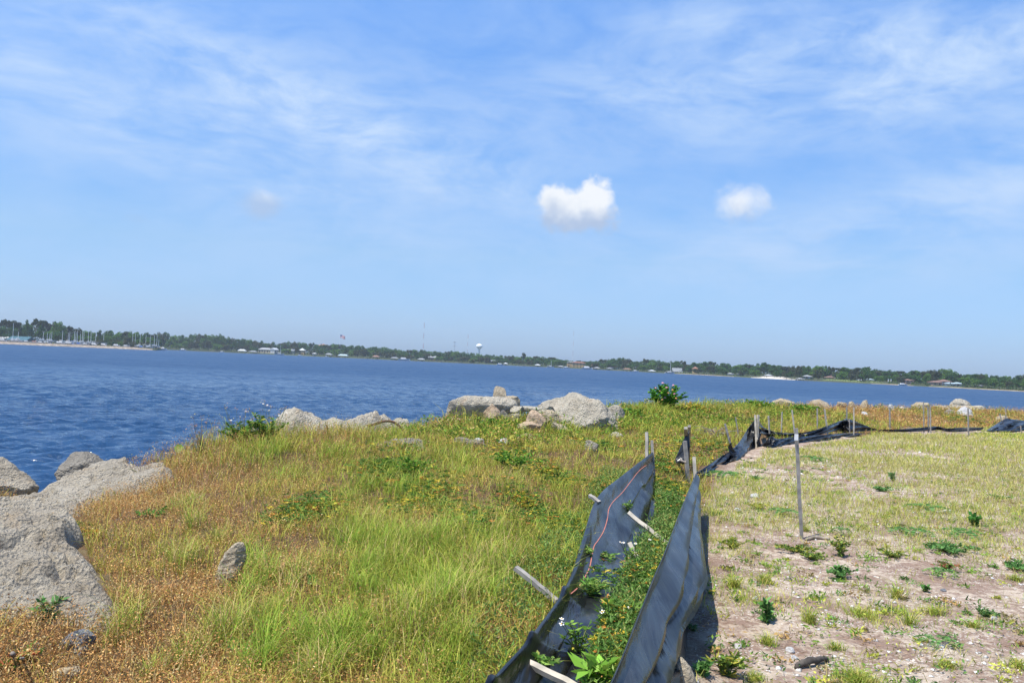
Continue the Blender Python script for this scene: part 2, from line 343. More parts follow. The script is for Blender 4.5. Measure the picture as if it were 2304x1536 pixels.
wo_ = np_mesh('water', V, [(4, Q)], M_water, smooth=True); tag(wo_, kind='structure')
# ------------------------------------------------------------------ rocks
CLEAR = []; FOOT = []    # footprints (cx, cy, rx, ry, yaw) to keep grass off
def rock_mesh(w_, d_, h_, p=3.0, n=22, seed=1, rough=.10, fine=.03, lift=0., tilt=(0, 0), cut=None):
    gs = np.linspace(-1, 1, n); Vs = []; Fs = []; key = {}
    for ax in range(3):
        for sg in (-1, 1):
            for i in range(n-1):
                for j in range(n-1):
                    q = []
                    for (a, b_) in ((i, j), (i+1, j), (i+1, j+1), (i, j+1)):
                        v = [0, 0, 0]; v[ax] = sg; v[(ax+1) % 3] = gs[a]; v[(ax+2) % 3] = gs[b_]
                        k = tuple(round(c_, 4) for c_ in v)
                        if k not in key: key[k] = len(Vs); Vs.append(v)
                        q.append(key[k])
                    Fs.append(q if sg > 0 else q[::-1])
    P = np.array(Vs, float); nr = (np.abs(P)**p).sum(1)**(1/p); P = P/nr[:, None]
    rz = random.Random(seed)
    for k in range(9 if cut is None else cut):     # planar fractures
        nd = np.array([rz.uniform(-1, 1), rz.uniform(-1, 1), rz.uniform(-.25, 1)]); nd /= np.linalg.norm(nd); off = rz.uniform(.52, .88)
        dd = P@nd-off; P = P-np.where(dd > 0, dd*.9, 0)[:, None]*nd
    sz = np.array([w_/2, d_/2, h_/2]); ms = min(w_, d_, h_*1.4)
    S3 = P*sz; o = seed*7.3; k1 = 1.7/ms
    nrm = P/np.linalg.norm(P, axis=1)[:, None]
    dsp = rough*ms*fbm(S3[:, 0]*k1+o, S3[:, 1]*k1, S3[:, 2]*k1, seed=seed, oc=3)+fine*ms*fbm(S3[:, 0]*k1*5+o, S3[:, 1]*k1*5, S3[:, 2]*k1*5, seed=seed+9, oc=4, g=.65)
    S3 = S3+nrm*dsp[:, None]
    return S3, np.array(Fs)
def rock(name, label, px, pyb, wpx, hpx, mat, Y=None, dr=.8, yaw=0, tilt=(0, 0), p=3.2, n=22, seed=1, sink=.3, cat='rock', group=None, rough=.12, fine=.055, cut=None, foot=True):
    """px: centre, pyb: lower edge, wpx/hpx: visible size in photo pixels"""
    P = G(px, pyb) if Y is None else at(px, pyb, Y)
    Yc = P.y; w_ = wpx*Yc/F; h_ = hpx*Yc/F
    V_, Q_ = rock_mesh(w_, w_*dr, h_*(1+sink), p, n, seed, rough, fine, cut=cut)
    o = np_mesh(name, V_, [(4, Q_)], mat, smooth=True)
    o.location = (P.x, P.y+w_*dr*.35, P.z+h_-(h_*(1+sink))/2); o.rotation_euler = (math.radians(tilt[0]), math.radians(tilt[1]), math.radians(yaw))
    tag(o, label, cat, group)
    if foot: FOOT.append((o.location.x, o.location.y, w_*.5, w_*dr*.5, 0))
    return o
# the large slab at the left edge, laid over the bank
def slab(name, label, outline, hh_, mat, res=.03, seed=1, edge=.28, amp=.05, dipz=.0, cat='rock'):
    P = np.array(outline, float)
    x0, y0 = P.min(0); x1, y1 = P.max(0)
    xs = np.arange(x0-.02, x1+.02, res); ys = np.arange(y0-.02, y1+.02, res); XX, YY = np.meshgrid(xs, ys)
    ins = np.zeros(XX.shape, bool); dist = np.full(XX.shape, 1e9); n = len(P)
    wx = XX+.16*fbm(XX*2.2, YY*2.2, seed=seed+3, oc=4); wy = YY+.16*fbm(XX*2.2+9, YY*2.2, seed=seed+5, oc=4)
    for i in range(n):
        a_, b_ = P[i], P[(i+1) % n]
        c_ = (a_[1] > wy) != (b_[1] > wy)
        with np.errstate(divide='ignore', invalid='ignore'): xi = (b_[0]-a_[0])*(wy-a_[1])/(b_[1]-a_[1])+a_[0]
        ins ^= c_ & (wx < xi)
        d = b_-a_; tt = np.clip(((wx-a_[0])*d[0]+(wy-a_[1])*d[1])/(d@d), 0, 1); dist = np.minimum(dist, np.hypot(wx-a_[0]-tt*d[0], wy-a_[1]-tt*d[1]))
    sdv = np.where(ins, dist, -dist)
    prof = np.sqrt(np.clip(sdv/edge, 0, 1)*(2-np.clip(sdv/edge, 0, 1)))
    base = hgt(XX.ravel(), YY.ravel()).reshape(XX.shape)
    nz = amp*fbm(XX*1.1, YY*1.1, seed=seed, oc=3)*2+amp*1.0*fbm(XX*5, YY*5, seed=seed+1, oc=5, g=.68)+amp*.35*fbm(XX*26, YY*26, seed=seed+2, oc=2)
    lay = amp*.5*np.abs(vn(XX*2+YY*1.2, YY*5-XX*3, seed=seed+8)); q1 = fbm(XX*1.3+5, YY*1.3, seed=seed+30, oc=4)*4.5; lay = lay-.045*(np.floor(q1)+sst(.38, .62, q1-np.floor(q1))); lay = lay+.05*(np.abs(fbm(XX*1.7, YY*1.7+3, seed=seed+40, oc=4)) < .016)
    Z = base-.18+prof*(hh_+.18+nz-lay)
    keep = sdv > -res*1.6; idx = -np.ones(XX.shape, int); idx[keep] = np.arange(keep.sum())
    a_ = idx[:-1, :-1]; b_ = idx[:-1, 1:]; c_ = idx[1:, 1:]; d_ = idx[1:, :-1]; ok = (a_ >= 0) & (b_ >= 0) & (c_ >= 0) & (d_ >= 0)
    Q_ = np.stack([a_[ok], b_[ok], c_[ok], d_[ok]], -1)
    top = np.stack([XX[keep], YY[keep], Z[keep]], 1)
    bot = top.copy(); bot[:, 2] = base[keep]-.45; N = len(top)
    # skirt
    ed = {}
    for q in Q_.tolist():
        for k in range(4):
            e = (q[k], q[(k+1) % 4]); ed[e] = 1
    sk = [(e[1], e[0], e[0]+N, e[1]+N) for e in ed if (e[1], e[0]) not in ed]
    o = np_mesh(name, np.concatenate([top, bot]), [(4, Q_), (4, np.array(sk)), (4, Q_[:, ::-1]+N)], mat, smooth=True)
    SLABS.append((P, (x0, x1, y0, y1)))
    return tag(o, label, cat)
SLABS = []
def gp(lst, dz=.15): return [tuple(G(a_, b_, dz)[:2]) for a_, b_ in lst]
ol = gp([(-160, 1150), (20, 1112), (90, 1088), (200, 1060), (300, 1040), (388, 1028), (395, 1058), (330, 1085), (240, 1104), (195, 1118), (172, 1150), (90, 1195), (-160, 1250)])
slab('rock_slab', 'flat pale concrete slab along the crest at the left edge', ol, .15, M_rockd, res=.02, seed=3, amp=.04, edge=.14)
ol = gp([(-160, 1225), (-20, 1190), (60, 1172), (150, 1150), (190, 1168), (222, 1232), (268, 1302), (300, 1350), (225, 1376), (120, 1352), (20, 1345), (-160, 1400)])
slab('boulder', 'huge rough grey boulder of coarse concrete below the flat slab at the left edge', ol, .15, M_rockd, res=.018, seed=6, amp=.07, edge=.20)
ol = [tuple(at(a_, b_, y_)[:2]) for a_, b_, y_ in ((610, 980, 13.6), (690, 960, 15.0), (760, 960, 15.8), (880, 960, 17.2), (925, 965, 17.6), (930, 990, 16.2), (870, 990, 15.0), (780, 1000, 14.0), (700, 1010, 13.2), (640, 1005, 12.9))]
slab('rock_slab', 'long pale grey slab with a raised lump lying on the crest behind the mound', ol, .36, M_rock, res=.035, seed=13, amp=.07, edge=.35)
rock('boulder', 'rounded grey boulder cut by the left edge of the view beside the water', -14, 1114, 140, 74, M_rockd, Y=11.5, dr=.9, seed=5, p=2.4, rough=.13, n=44)
rock('boulder', 'lone grey boulder with a flat top standing in front of the water', 163, 1075, 104, 55, M_rockg, Y=12.3, dr=.9, yaw=25, seed=8, p=3.4, rough=.09, n=36, cut=7)
rock('rock', 'small raised grey lump on the long pale slab', 722, 985, 74, 33, M_rock, Y=15.2, dr=.8, seed=17, p=2.6)
# crest group in the middle
rock('boulder', 'wide flat topped concrete block at the left end of the crest rocks', 1082, 958, 158, 66, M_rock, Y=20.2, dr=.7, yaw=4, seed=21, p=5, n=40, rough=.06, cut=3)
rock('rock_slab', 'low tilted slab below the wide flat topped block', 1010, 972, 170, 30, M_rock, Y=18.8, dr=.7, yaw=15, tilt=(0, -10), seed=22, p=4, n=30, rough=.05)
rock('rock_slab', 'upright tan slab standing on end on the crest', 1122, 915, 29, 47, M_rockt, Y=21.2, dr=.6, yaw=20, tilt=(0, 7), seed=29, p=5, n=22, rough=.05, cut=2, foot=False)
rock('rock', 'rounded pale rock leaning on the upright tan slab', 1150, 930, 40, 44, M_rockt, Y=20.8, dr=.9, yaw=0, seed=24, p=2.8, n=22)
rock('rock', 'small orange faced rock set into the wide block', 1106, 938, 36, 32, M_rocko, Y=19.5, dr=.8, yaw=30, seed=25, p=3, n=18, foot=False)
rock('rock', 'dark grey cube like rock under the pale rounded rock', 1130, 955, 46, 34, M_rockg, Y=19.6, dr=.8, yaw=30, seed=26, p=4, n=18)
rock('rock_slab', 'thin flat slab bridging the dark gap between the crest rocks', 1196, 926, 62, 13, M_rock, Y=20.2, dr=.9, yaw=-6, tilt=(0, -4), seed=27, p=4, n=20, sink=0, rough=.08, foot=False)
rock('rock_slab', 'second thin slab left of the bridging slab above the dark gap', 1162, 930, 40, 17, M_rock, Y=20.0, dr=.9, yaw=9, tilt=(0, 3), seed=28, p=4, n=20, sink=0, foot=False)
rock('rock', 'orange wedge shaped rock below the bridging slab', 1207, 962, 64, 42, M_rocko, Y=19.2, dr=.6, yaw=-12, tilt=(0, 18), seed=29, p=3.2, n=24)
rock('rock', 'flat cream rock at the foot of the orange wedge', 1190, 968, 56, 20, M_rocko, Y=18.5, dr=.7, yaw=0, seed=30, p=2.6, n=20)
rock('boulder', 'largest grey boulder on the crest sloping down to the right', 1280, 955, 150, 70, M_rock, Y=21.0, dr=.8, yaw=-10, tilt=(0, 10), seed=31, p=2.9, n=46, rough=.10)
rock('boulder', 'lower grey shoulder reaching down from the largest crest boulder', 1325, 984, 150, 84, M_rock, Y=19.6, dr=.8, yaw=-20, tilt=(0, 30), seed=32, p=2.8, n=36, rough=.10)
rock('rock', 'narrow grey rock right of the largest crest boulder', 1345, 935, 34, 44, M_rock, Y=22.0, dr=.8, seed=33, p=2.5, n=18)
rock('rock', 'grey block with a flat top at the right end of the crest rocks', 1387, 942, 44, 36, M_rock, Y=22.0, dr=.8, yaw=25, seed=34, p=4, n=20, rough=.06)
rock('rock', 'grey and white rock half buried in grass below the crest', 1052, 1012, 80, 26, M_rockg, dr=.7, seed=35, p=2.8, n=24)
rock('rock', 'white topped stone beside the half buried rock', 1072, 1000, 36, 14, M_rockw, dr=.7, seed=36, p=3.5, cut=11, n=18)
rock('rock', 'small white stone with a dark end among green vines', 1134, 998, 32, 13, M_rockw, dr=.7, tilt=(0, 12), seed=37, p=2.5, n=18)
rock('rock', 'flat tan stone on the slope below the cream rock', 1192, 992, 50, 18, M_rockt, dr=.7, tilt=(0, 12), seed=38, p=2.8, n=18)
rock('rock', 'furrowed grey stone low in the grass behind the collapsed fence', 1331, 1016, 46, 22, M_rockg, dr=.8, tilt=(0, 20), seed=39, p=2.5, n=22)
rock('rock', 'grey stone at the lower end of the long pale slab', 905, 1012, 130, 24, M_rockg, dr=.6, seed=40, p=2.6, n=26)
rock('rock', 'leaning lichen stained white stone in the dry weeds', 518, 1316, 58, 96, M_rockt, dr=.6, yaw=15, tilt=(0, 24), seed=41, p=2.7, n=32, sink=.2, rough=.12)
rock('rock', 'blue grey stone among dry weeds near the lower left corner', 168, 1470, 104, 58, M_rockb, dr=.7, yaw=-10, seed=42, p=2.7, n=30)
rock('rock', 'fist sized dark stone left of the blue grey stone', 78, 1468, 20, 26, M_rockb, dr=.8, seed=43, p=2.6, n=14)
rock('rock', 'flat pale brown stone in the lower left corner', 135, 1534, 70, 34, M_rockt, dr=.6, seed=44, p=2.8, n=22)
for i, a_ in enumerate(((1040, 968, 70, 26, 19.4, 'tan slab fragment under the left end of the wide block'), (1075, 975, 60, 22, 18.8, 'pale slab fragment in weeds below the wide block'), (1160, 950, 34, 26, 19.8, 'broken grey piece at the left of the dark gap'), (1240, 950, 44, 30, 19.9, 'pale fragment between the orange wedge and the largest boulder'), (1228, 930, 40, 26, 20.8, 'grey fragment behind the orange wedge'),
    (1265, 975, 50, 22, 18.6, 'low tan fragment in front of the largest boulder'), (1365, 950, 30, 24, 21.4, 'small broken piece left of the flat topped end block'), (985, 975, 50, 18, 18.6, 'low pale fragment at the far left of the crest rocks'), (1385, 985, 40, 16, 18.8, 'low grey fragment at the foot of the sloping shoulder'))):
    rock('rock', a_[5], a_[0], a_[1], a_[2], a_[3], (M_rock, M_rockt)[i % 2], Y=a_[4], dr=.8, yaw=random.uniform(-40, 40), tilt=(random.uniform(-8, 8), random.uniform(-14, 14)), p=5, cut=12, n=20, seed=500+i, rough=.07)
# right crest rocks
for a_ in (('tan rock showing above green scrub right of the pink flowers', 1762, 915, 56, 24, M_rockt, 33.5, 51), ('low tan rock in the scrub left of it', 1728, 922, 36, 12, M_rockt, 33.0, 52),
    ('broad pale boulder on the crest above the stake pair', 1858, 934, 66, 36, M_rockt, 34.0, 53), ('small tan rock at the top of the russet weeds', 1900, 922, 30, 24, M_rockt, 35.5, 54),
    ('upright small pale rock on the russet crest', 1917, 922, 16, 28, M_rockt, 35.8, 55), ('rounded tan rock right of the upright pale one', 1947, 925, 26, 28, M_rockt, 36, 56),
    ('white stone low in the russet weeds', 1946, 934, 14, 10, M_rockw, 33, 57), ('white stone behind the lone stake', 2006, 920, 15, 12, M_rockw, 36, 58), ('pale stone right of the white stone', 2032, 922, 18, 10, M_rockw, 36.5, 59),
    ('tan rock behind the single tall stake on the right', 2073, 920, 40, 20, M_rockt, 37.5, 60), ('grey slab at the left end of the right hand rock pile', 2125, 930, 50, 24, M_rock, 38.5, 61),
    ('peaked grey rock on top of the right hand rock pile', 2166, 914, 50, 18, M_rock, 41, 62), ('long flat slab under the peaked rock', 2180, 928, 110, 20, M_rock, 40, 63),
    ('bright white stone in front of the right hand rock pile', 2172, 937, 36, 24, M_rockw, 36, 64), ('grey stone leaning beside the bright white stone', 2143, 940, 34, 24, M_rockg, 36, 65),
    ('tan stone by the last fence fold at the right', 2262, 948, 34, 16, M_rockt, 35, 66)):
    rock('rock', a_[0], a_[1], a_[2], a_[3]*1.1, a_[4]*.9, a_[5], Y=a_[6], dr=.7, yaw=random.uniform(-25, 25), seed=a_[7], p=2.9, n=18, sink=.6)
# seaward riprap hidden mostly behind the crest
for i in range(26):
    tt = i/25; k = tt*(len(RP)-4)+2; a0 = int(k); fr = k-a0; bx = RP[a0]*(1-fr)+RP[min(a0+1, len(RP)-1)]*fr
    if bx[0] > 45: continue
    s_ = random.uniform(.5, 1.0); V_, Q_ = rock_mesh(s_*1.5, s_*1.1, s_*.8, 3, 14, 100+i)
    o = np_mesh('riprap_rock', V_, [(4, Q_)], M_rockg, smooth=True); x_, y_ = bx[0]-1.2, bx[1]+2.4
    o.location = (x_, y_, h1(x_, y_)+.05); o.rotation_euler = (0, 0, random.uniform(0, 6))
    tag(o, 'grey rock of the shore riprap below the crest', 'rock', 'riprap rocks at the foot of the bank')
# ------------------------------------------------------------------ silt fences and stakes
def bm_box_tube(p0, p1, w_, d_, yaw=0., taper=.85):
    p0 = Vector(p0); p1 = Vector(p1); t_ = (p1-p0).normalized(); a_ = Vector((math.cos(yaw), math.sin(yaw), 0)); a_ = (a_-t_*a_.dot(t_)).normalized(); b_ = t_.cross(a_)
    vs = []; N = 7
    for i in range(N+1):
        p = p0.lerp(p1, i/N)+a_*random.uniform(-.003, .003)+b_*random.uniform(-.003, .003); k = 1
        for (s1, s2) in ((-1, -1), (1, -1), (1, 1), (-1, 1)): vs.append(p+a_*s1*w_/2*k+b_*s2*d_/2*k)
    fs = [(3, 2, 1, 0), (4*N, 4*N+1, 4*N+2, 4*N+3)]
    for i in range(N):
        for k in range(4): fs.append((4*i+k, 4*i+(k+1) % 4, 4*i+4+(k+1) % 4, 4*i+4+k))
    return vs, fs
def stake(label, top, bot, wd=.036, parent=None, mat=None, yaw=None, group='wooden silt fence stakes', cat='stake', ext=.12):
    top = Vector(top); bot = Vector(bot); t_ = (top-bot).normalized()
    y_ = random.uniform(-.6, .6) if yaw is None else yaw
    v, f = bm_box_tube(bot-t_*ext, top, wd, wd*.8, y_)
    if parent:
        return mesh_obj('stake', v, f, mat or M_stake, parent)
    v = [Vector(q)-bot for q in v]
    o = mesh_obj('wooden_stake', v, f, mat or M_stake); o.location = bot
    return tag(o, label, cat, group)
def pstake(label, tp, bp, wd=.036, Y=None, lean=0., **k):
    """stake from photo pixels: foot on the ground"""
    B = G(*bp) if Y is None else at(bp[0], bp[1], Y)
    T = at(tp[0], tp[1], B.y+lean); return stake(label, T, B, wd, **k)
def fabric(name_parent, rows, sub=(1, 1), mat=M_fab, thick=.004, name='fabric'):
    """rows: list over s of list over v of Vectors"""
    ns, nv = len(rows), len(rows[0]); vs = [v for r in rows for v in r]
    fs = [(i*nv+j, i*nv+j+1, (i+1)*nv+j+1, (i+1)*nv+j) for i in range(ns-1) for j in range(nv-1)]
    o = mesh_obj(name, vs, fs, mat, name_parent, True)
    md = o.modifiers.new('thickness', 'SOLIDIFY'); md.thickness = thick; md.offset = 0
    return o, vs, fs
def cr(pts, t):
    """Catmull-Rom through a list of equally long tuples, t in 0..1"""
    n = len(pts)-1; k = min(int(t*n), n-1); u = t*n-k
    p0, p1, p2, p3 = (np.array(pts[max(0, min(n, q))], float) for q in (k-1, k, k+1, k+2))
    return .5*((2*p1)+(-p0+p2)*u+(2*p0-5*p1+4*p2-p3)*u*u+(-p0+3*p1-3*p2+p3)*u**3)
def P3(px, py, z):
    r = ray(px, py); s_ = (z-CAMZ)/r.z; return CAM+r*s_
# fence B: upright, running towards the camera at the right
topB = [at(1570, 1059, 9.4), P3(1545, 1118, .50), P3(1500, 1232, .52), P3(1440, 1378, .53), P3(1378, 1530, .53), Vector((.12, 2.05, .5)), Vector((-.02, 1.5, .5))]
botB = [G(1574, 1165), G(1579, 1250), G(1586, 1322), G(1552, 1405), G(1548, 1530), Vector((.50, 2.6, 0)), Vector((.22, 1.5, 0))]
fb = empty('silt_fence', (1.5, 6, 0), 'standing black silt fence running towards the viewer with long sagging folds', 'fence')
rows = []
NS, NV = 150, 40
for i in range(NS+1):
    s_ = i/NS; a_ = Vector(cr([tuple(p) for p in topB], s_)); b_ = Vector(cr([tuple(p) for p in botB], s_)); b_.z = h1(b_.x, b_.y)-.03
    row = []
    for j in range(NV+1):
        v = j/NV; p = a_.lerp(b_, v)
        amp = .062*math.sin(math.pi*min(1, v*1.3))*min(1, .25+s_*2.2)
        ph = 2*math.pi*(4.3*v+.22*math.sin(3.1*s_*6.28*.4)+.9*s_*v)
        q_ = math.sin(ph); f_ = 1.25*(abs(q_)**.5)*(1 if q_ > 0 else -1)+.5*math.sin(2.1*ph+4*s_)+.35*math.sin(5.3*ph-3*s_)*s_+.5*mn.noise((s_*5, v*7, 1.3))+.5*mn.noise((s_*6+v*4, v*8-s_*3, 7.7))+.35*mn.noise((s_*4, v*22, 3.3))+.45*math.sin(52*v+7*s_+3*mn.noise((s_*6, 0, 2)))*max(0, mn.noise((s_*4, v*3, 9)))*2-1.1*math.exp(-((v-.125)/.022)**2)
        p += Vector((-.97, .22, 0))*(amp*f_)
        p += Vector((.97, -.22, 0))*(.05*math.sin(math.pi*v)*math.exp(-((s_-.36)/.12)**2))
        if v < .10: p += Vector((-.97, .22, 0))*(.016*math.sin(v/.10*math.pi))
        row.append(tuple(p-Vector((1.5, 6, 0))))
    rows.append(row)
oB, vB, fB = fabric(fb, rows)
def loc(p, o): return Vector(p)-Vector(o.location)
def cstake(par, T, B, wd=.036, mat=None, yaw=None): return stake(None, loc(T, par), loc(B, par), wd, parent=par, mat=mat, yaw=yaw)
cstake(fb, at(1561, 1027, 9.45), G(1572, 1165), .034, M_stake2)
cstake(fb, Vector((1.06, 5.4, .36)), Vector((1.12, 5.4, -.1)), .034); cstake(fb, Vector((.02, 1.5, .8)), Vector((.05, 1.5, -.1)), .034)
# fence A: stands at its far end, lies back on the bank nearer the camera
topA = [at(1470, 1016, 11.8), at(1402, 1068, 9.9), P3(1345, 1120, .33), P3(1313, 1203, .24), P3(1277, 1310, .20), P3(1200, 1422, .22), P3(1100, 1536, .22), Vector((-.35, 2.6, .2))]
botA = [G(1474, 1095), G(1478, 1150), G(1458, 1200), G(1424, 1265), G(1390, 1345), G(1352, 1420), G(1312, 1536), Vector((.15, 2.6, 0))]
fa = empty('silt_fence', (.8, 7, 0), 'collapsed black silt fence lying back on the grassy bank with a faded cord on it', 'fence')
rows = []
for i in range(NS+1):
    s_ = i/NS; a_ = Vector(cr([tuple(p) for p in topA], s_)); b_ = Vector(cr([tuple(p) for p in botA], s_)); b_.z = h1(b_.x, b_.y)-.03
    row = []
    for j in range(NV+1):
        v = j/NV; p = a_.lerp(b_, v)
        gz = h1(p.x, p.y) if (i % 3 == 0 or j == NV) else None
        sag = -.06*math.sin(math.pi*v)*min(1, s_*2)
        amp = .014+.014*math.exp(-((s_-.15)/.12)**2)
        ph = 2*math.pi*(2.2*v+.6*s_*v)
        p.z += sag+amp*(math.sin(ph)*.7*math.sin(math.pi*v)+.8*mn.noise((s_*5, v*5, 4.3))+.3*mn.noise((s_*3, v*16, 1.3)))
        p.x += amp*math.sin(ph*1.3+1)*math.sin(math.pi*v)
        for sc in (.60, .73, .86):     # steps where stake pockets cross the cloth
            p.z += .035*math.exp(-((s_-sc-.03*v)/.008)**2)
        if v < .09: p.z += .014*math.sin(v/.09*math.pi)
        row.append(p)
    rows.append(row)
# keep the cloth above the ground
allp = np.array([tuple(p) for r in rows for p in r]); gz = hgt(allp[:, 0], allp[:, 1]); 
vfr = np.tile(np.linspace(0, 1, NV+1), NS+1); allp[:, 2] = np.where(vfr < .97, np.maximum(allp[:, 2], gz+.022), allp[:, 2])
base = np.array([.8, 7, 0]); rows = [[tuple(allp[i*(NV+1)+j]-base) for j in range(NV+1)] for i in range(NS+1)]
oA, vA, fA = fabric(fa, rows)
bvhA = BVHTree.FromPolygons([Vector(v)+Vector(base) for v in vA], fA)
bvhB = BVHTree.FromPolygons([Vector(v)+Vector((1.5, 6, 0)) for v in vB], fB)
def onA(px, py, up_=.012):
    h_ = bvhA.ray_cast(CAM, ray(px, py).normalized(), 50)
    return (h_[0]-ray(px, py).normalized()*up_) if h_[0] else G(px, py, .05)
cstake(fa, at(1455, 972, 12.0), G(1457, 1090), .04); cstake(fa, at(1467, 990, 11.8), G(1472, 1092), .036)
cord = [(1471, 1040), (1455, 1046), (1437, 1060), (1420, 1082), (1400, 1108), (1380, 1128), (1370, 1145), (1366, 1170), (1358, 1195), (1346, 1215), (1337, 1228), (1332, 1250), (1327, 1275), (1315, 1300), (1300, 1322), (1285, 1335)]
cp = [onA(a_, b_, .012) for a_, b_ in cord]; cps = [Vector(cr([tuple(p) for p in cp], i/60)) for i in range(61)]
mb = MB(); mb.tube(cps, .0048, 8); o = mb.build('cord', M_cable, None, True); tag(o, 'faded orange cord snaking down the collapsed black fence', 'cord')
# stakes leaning around fence A
def lstake(label, a_, b_, Y0, Y1, wd, mat=None, yaw=0): return stake(label, at(a_[0], a_[1], Y0), at(b_[0], b_[1], Y1), wd, mat=mat, yaw=yaw, ext=.03)
lstake('grey stake leaning left out of the grass from the edge of the collapsed fence', (1160, 1276), (1245, 1345), 5.45, 5.3, .034, yaw=.8)
lstake('pale stake tilted left between the two near fences, farther of the pair', (1413, 1153), (1500, 1222), 7.5, 7.35, .034, M_stake2)
lstake('pale stake tilted left between the two near fences, nearer of the pair', (1416, 1221), (1462, 1318), 6.5, 6.3, .032, M_stake2)
lstake('pale split stake lying across the collapsed fence at the bottom edge', (1182, 1487), (1330, 1562), 4.2, 4.0, .034, M_stake2)
lstake('short stake end poking out at the bend of the collapsed fence', (1327, 1114), (1345, 1127), 8.2, 8.1, .034)
# pale rounded post and rag by fence B
def hitB(px, py):
    h_ = bvhB.ray_cast(CAM, ray(px, py).normalized(), 50); return h_[0]
p_b = G(1545, 1600)
mb = MB(); tpp = at(1531, 1488, p_b.y-.05)
mb.tube([p_b, p_b.lerp(tpp, .5)+Vector((.01, 0, 0)), p_b.lerp(tpp, .85), tpp, tpp+Vector((0, 0, .02))], [.062, .058, .045, .026, .008], 12)
o = mb.build('stone_post', M_rockt, None, True); tag(o, 'pale rounded stone like a post end at the foot of the upright fence', 'stone')
# orphan upright stakes
pstake('tall lone grey stake with a small white tag standing in the sandy field', (1791, 963), (1804, 1212), .029, yaw=.1)
st_tag = G(1804, 1212); tp_ = at(1791, 982, st_tag.y-.03)
o = bpy.context.scene.collection.objects[-1]
mb = MB(); q = tp_-Vector(o.location); mb.box(q.x-.017, q.x+.019, q.y-.012, q.y-.004, q.z-.035, q.z+.025); mb.build('paper_tag', M_white, o)
far = [('grey stake leaning left, first right of the near fence gap', (1631, 953), (1646, 1010)), ('thin stake behind the leaning one near the fence peak', (1655, 938), (1663, 990)),
 ('pale stake standing inside the small black triangle of cloth', (1729, 935), (1732, 984)), ('thin grey stake at the back between the peak and the leaning pale stake', (1760, 926), (1758, 978)),
 ('pale stake leaning left behind the tall tagged stake', (1782, 922), (1789, 984)), ('upright stake in front of the green scrub', (1839, 918), (1839, 972)),
 ('pale stake leaning left with its top in front of the broad pale boulder', (1855, 920), (1863, 981)), ('stake rising from the peak of the right hand black cloth', (1905, 916), (1906, 962)),
 ('thin dark stake between the two beside the cloth peak', (1911, 941), (1912, 978)), ('pale upright stake in front of the russet weeds', (1921, 916), (1921, 982)),
 ('stake standing alone left of the long ground level cloth', (2002, 917), (2002, 970)), ('tallest thin stake in front of the tan rock', (2078, 904), (2079, 972)),
 ('left stake of the close pair on the right', (2088, 914), (2089, 972)), ('right stake of the close pair on the right', (2093, 915), (2094, 974)),
 ('stake in front of the bright white stone', (2178, 917), (2179, 982)), ('leaning stake at the left of the last black cloth', (2250, 930), (2257, 968)),
 ('thin stake behind the last black cloth', (2263, 920), (2264, 962)), ('short stake at the right edge in front of the last cloth', (2296, 957), (2299, 976))]
for lb, a_, b_ in far: pstake(lb, a_, b_, .036 if 'thin' not in lb else .026, mat=M_stake2 if 'pale' in lb else M_stake)
# cluster behind the near fences
fc_ = empty('silt_fence', G(1549, 1085), 'short black cloth remnant wrapped round a cluster of three grey stakes', 'fence'); L0 = Vector(fc_.location)
cstake(fc_, at(1541, 992, L0.y), L0, .05); cstake(fc_, at(1543, 962, L0.y+.5), G(1545, 1050), .05); cstake(fc_, at(1551, 958, L0.y+.8), G(1549, 1045), .045)
Yc = L0.y+.75
def panel(par, tops, bots, Yt, Yb, ns=24, nv=8, amp=.03, seed=0):
    """cloth between a top edge and a lower edge given in photo pixels; Yt/Yb lists of depths"""
    o_ = Vector(par.location); rows = []
    for q in range(40):
        c_ = cr([tuple(at(p[0], p[1], y_)) for p, y_ in zip(bots, Yb)], q/39); CLEAR.append((c_[0]*(1-.25/c_[1]), c_[1]-.25, .30))
    T = [tuple(at(p[0], p[1], y_)) for p, y_ in zip(tops, Yt)]; B = [tuple(at(p[0], p[1], y_)) for p, y_ in zip(bots, Yb)]
    for i in range(ns+1):
        a_ = Vector(cr(T, i/ns)); b_ = Vector(cr(B, i/ns)); r_ = []
        for j in range(nv+1):
            p = a_.lerp(b_, j/nv); k = amp*math.sin(math.pi*j/nv)
            p += Vector((.3, -1, .2))*(k*(math.sin(6.28*1.6*j/nv+i*.4+seed)+1.2*mn.noise((i*.35, j*.5, seed))))
            r_.append(tuple(p-o_))
        rows.append(r_)
    return fabric(par, rows)[0]
panel(fc_, [(1551, 965), (1540, 985), (1519, 1033)], [(1550, 1045), (1546, 1045), (1521, 1040)], [Yc]*3, [Yc-.1]*3, 12, 6, .02, 3)
